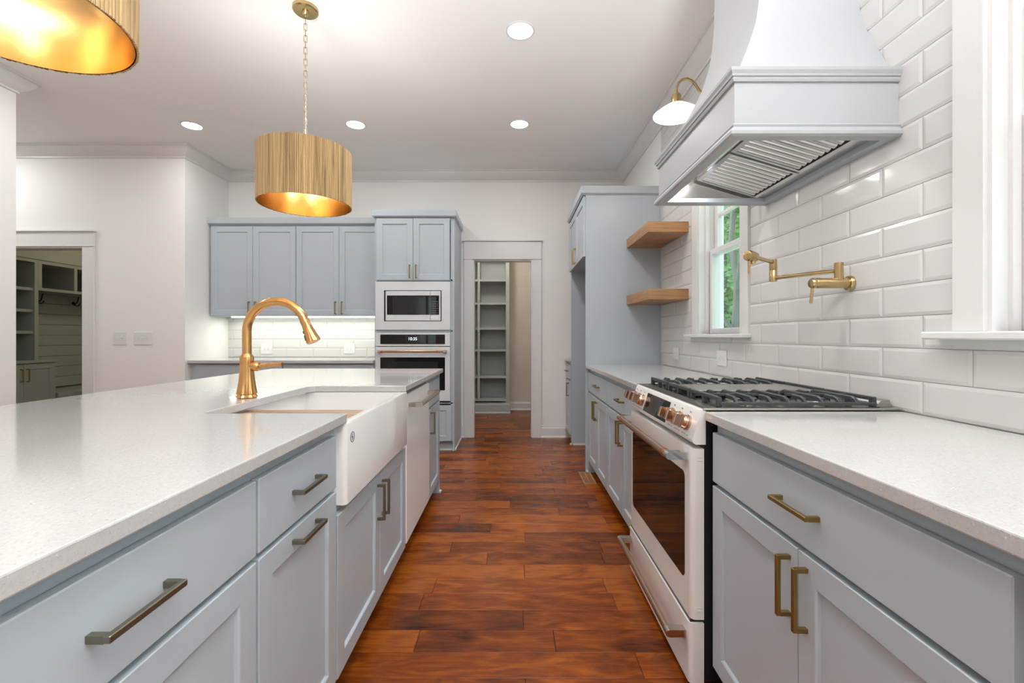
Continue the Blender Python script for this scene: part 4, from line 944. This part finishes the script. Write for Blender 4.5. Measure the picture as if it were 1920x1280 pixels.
for z in (2.37, 2.0055, 1.658, 1.2835, .957, .558):
    for a, b in ((-1.55, -.530), (-.498, -.108)): build(bb(a, b, 6.81, 7.10, z-.030, z), 'shelf', ps, t)
build(bb(-1.55, -.108, 6.805, 7.10, .185, .216), 'shelf', ps, t)
build(sweep([(-.04, 6.80), (-1.6, 6.80)][::-1], [(-o, z*1.2) for o, z in base]), 'base_board', ps, t)
t = thing('added_pantry_light', 'small unseen light added on the pantry ceiling', 'ceiling light', (-.3, 6.1, 2.68))  # out of view, added to brighten the pantry
build(MB().lathe([(.09, 0), (.09, -.02), (.07, -.04), (.02, -.045)], (-.3, 6.1, 2.68), 28), 'dome', M['lens'], t, smooth=True)
lamp('pantry_fill', 'POINT', (-.3, 6.0, 2.50), 13, (1, .95, .86), .09, parent=t)

# ================================================================= MUDROOM
build(bb(-5.92, -5.80, 4.628, 7.3, 0, 2.62), 'wall_mudroom_left', M['pantry'], kind=pk); build(bb(-5.92, -3.37, 7.18, 7.3, 0, 2.62), 'wall_mudroom_back', M['pantry'], kind=pk)
build(bb(-3.37, -3.25, 5.32, 7.3, 0, 2.62), 'wall_mudroom_right', M['pantry'], kind=pk); build(bb(-5.80, -3.37, 4.628, 7.18, 2.5, 2.62), 'ceiling_mudroom', M['ceil'], kind=pk)
sg = M['sage']
bwall = sgroup('wall_mudroom_shiplap', (-5.78, 6, .5))
z = .52
while z < 1.99:
    build(bb(-5.80, -5.742, 5.09, 7.17, z, min(z+.127, 1.99), c=.003), 'board', sg, bwall); z += .130
t = cabinet('mudroom_cabinet', 'grey-green two-door cabinet in the mudroom with brass handles', FX(-5.27, 1), 4.632, 5.235, .1, .862, .52,
            [('door', 4.640, 4.8815, .105, .855, ('v', 4.853, .735, .14)), ('door', 4.8845, 5.225, .105, .855, ('v', 4.915, .735, .14))], M['pull'], paint=sg)
ct = build(bb(-5.795, -5.235, 4.632, 5.255, .862, .892, c=.003), 'mudroom_counter', sg); tag(ct, 'grey-green wooden top on the mudroom cabinet', 'countertop')
t = thing('storage_tower', 'grey-green open shelf tower standing on the mudroom cabinet', 'shelving', (-5.5, 4.86, .892))
build(bb(-5.79, -5.30, 5.042, 5.082, .893, 2.01), 'side_panel', sg, t); build(bb(-5.79, -5.30, 4.632, 4.66, .893, 2.01), 'side_panel', sg, t)
build(bb(-5.795, -5.78, 4.66, 5.042, .893, 2.01), 'back_panel', sg, t); build(bb(-5.79, -5.30, 4.66, 5.042, 1.975, 2.01), 'top_rail', sg, t)
for z in (1.693, 1.454, 1.216): build(bb(-5.78, -5.32, 4.66, 5.042, z-.032, z), 'shelf', sg, t)
t = thing('cubby_shelf', 'row of grey-green open cubbies above the mudroom hooks', 'shelving', (-5.5, 6.1, 1.67))
build(bb(-5.79, -5.30, 5.083, 7.17, 1.669, 1.70), 'bottom_rail', sg, t); build(bb(-5.79, -5.30, 5.083, 7.17, 1.970, 2.01), 'top_rail', sg, t)
for y in (5.083, 5.498, 5.93, 6.36, 6.79): build(bb(-5.735, -5.30, y, y+.038, 1.70, 1.97), 'divider', sg, t)
cf = build(bb(-5.79, -5.285, 4.632, 7.17, 2.0105, 2.15), 'cubby_fascia', sg); tag(cf, 'deep grey-green fascia board above the mudroom cubbies', 'moulding')
t = thing('mudroom_bench', 'grey-green bench seat below the mudroom hooks', 'bench', (-5.5, 6.2, 0))
build(bb(-5.795, -5.25, 5.257, 7.17, .448, .505, c=.004), 'seat', sg, t)
for y in (5.257, 6.2, 7.12): build(bb(-5.79, -5.27, y, y+.04, 0, .448), 'support', sg, t)
for y, lb in ((5.94, 'black double coat hook on the shiplap, the fully visible one'), (5.485, 'black coat hook half hidden behind the shelf tower')):
    t = thing('coat_hook', lb, 'hook', (-5.742, y, 1.60), 'coat hooks in the mudroom')
    build(MB().lathe([(.020, 0), (.020, .006), (.012, .010)], (-5.7415, y, 1.585), 20, (1, 0, 0)), 'base', M['hook'], t, smooth=True)
    build(MB().tube([(-5.735, y, 1.585), (-5.715, y, 1.578), (-5.690, y, 1.590), (-5.680, y, 1.62), (-5.672, y, 1.655), (-5.66, y, 1.675)], .006, 10), 'upper_prong', M['hook'], t, smooth=True)
    build(MB().tube([(-5.735, y, 1.58), (-5.715, y, 1.558), (-5.690, y, 1.550), (-5.665, y, 1.562), (-5.655, y, 1.585)], .006, 10), 'lower_prong', M['hook'], t, smooth=True)
lamp('mudroom_glow', 'POINT', (-4.2, 6.2, 2.35), 11, (1, .86, .62), .1)

# ================================================================= OUTSIDE
gr = build(bb(3.2, 60, -30, 70, -.75, -.6), 'ground_outside', M['grass'], kind='structure')
lr_ = random.Random(21)
def leaf_mesh(n, seed, rad, h):
    q = random.Random(seed); m = MB()
    for i in range(n):
        a = q.uniform(0, 2*PI); zz = q.uniform(-1, 1); r = math.sqrt(max(0, 1-zz*zz))*q.uniform(.35, 1)*(1+.25*math.sin(3*a+zz*5))
        c = Vector((math.cos(a)*r*rad, math.sin(a)*r*rad, zz*h)); s = q.uniform(.05, .13)
        u = Vector((q.gauss(0, 1), q.gauss(0, 1), q.gauss(0, .6))).normalized(); w = u.orthogonal().normalized()
        m.add([c-u*s, c-w*s*.5, c+u*s, c+w*s*.5], [(0, 1, 2, 3)])
    me = bpy.data.meshes.new('foliage'); me.from_pydata(m.v, [], m.f); me.materials.append(M['leaf']); return me
LM = [leaf_mesh(3000, 1, 1.05, 2.3), leaf_mesh(3000, 2, .95, 2.6)]
TM = []
for sd_ in (1, 2):
    q = random.Random(sd_); m = MB(); pts = [(q.uniform(-.08, .08)*k/3, q.uniform(-.08, .08)*k/3, k*1.1) for k in range(9)]
    m.tube(pts, [.11-.010*k for k in range(9)], 10)
    for k in range(2, 8):
        a = q.uniform(0, 6.28); p = Vector(pts[k]); m.tube([p, p+Vector((math.cos(a)*.5, math.sin(a)*.5, .45)), p+Vector((math.cos(a)*.9, math.sin(a)*.9, 1.0))], [.05, .035, .015], 6)
    me = bpy.data.meshes.new('trunk'); me.from_pydata(m.v, [], m.f); me.materials.append(M['bark']); me.shade_smooth(); TM.append(me)
spots = [(4.47, 9.15), (6.2, 13.3), (7.5, 17.4), (9.6, 20.0), (9.2, 15.2), (11.2, 25.2), (13.2, 28.0), (15.3, 31.8), (12.9, 23.0), (16.2, 35.4), (18.6, 38.6), (10.2, 28.6), (14.2, 35.4), (18.2, 45.0), (21.6, 47.8), (7.4, 4.4), (7.8, .4), (6.4, 6.6)]
for i, (x, y) in enumerate(spots):
    t = thing('tree', ['pale trunk nearest the glass at the right edge of the far window', 'thin pale trunk in the middle of the view through the far window'][i] if i < 2 else 'green woodland tree in the woods beyond the far window', 'tree', (x, y, -.6), 'woodland trees outside the window')
    s = lr_.uniform(.8, 1.0)
    o = bpy.data.objects.new('trunk', TM[i % 2]); C.objects.link(o); o.parent = t; o.scale = (s, s, s); o.rotation_euler = (0, 0, lr_.uniform(0, 6))
    for k, zz in enumerate((7.4, 9.6) if i < 1 else (4.9, 7.9)):
        o = bpy.data.objects.new('foliage', LM[(i+k) % 2]); C.objects.link(o); o.parent = t; o.location = (lr_.uniform(-.15, .15), lr_.uniform(-.15, .15), zz*s); o.rotation_euler = (0, 0, lr_.uniform(0, 6)); o.scale = (s,)*3; o['kind'] = 'stuff'
for i in range(3):
    t = thing('shrub', 'low green shrub in the undergrowth outside the far window', 'shrub', (7.2+i*1.9, 22.6+i*7.8, -.5), 'undergrowth shrubs outside the window')
    o = bpy.data.objects.new('foliage', LM[i % 2]); C.objects.link(o); o.parent = t; o.location = (0, 0, .6); o.scale = (1.15, 1.15, .42); o['kind'] = 'stuff'
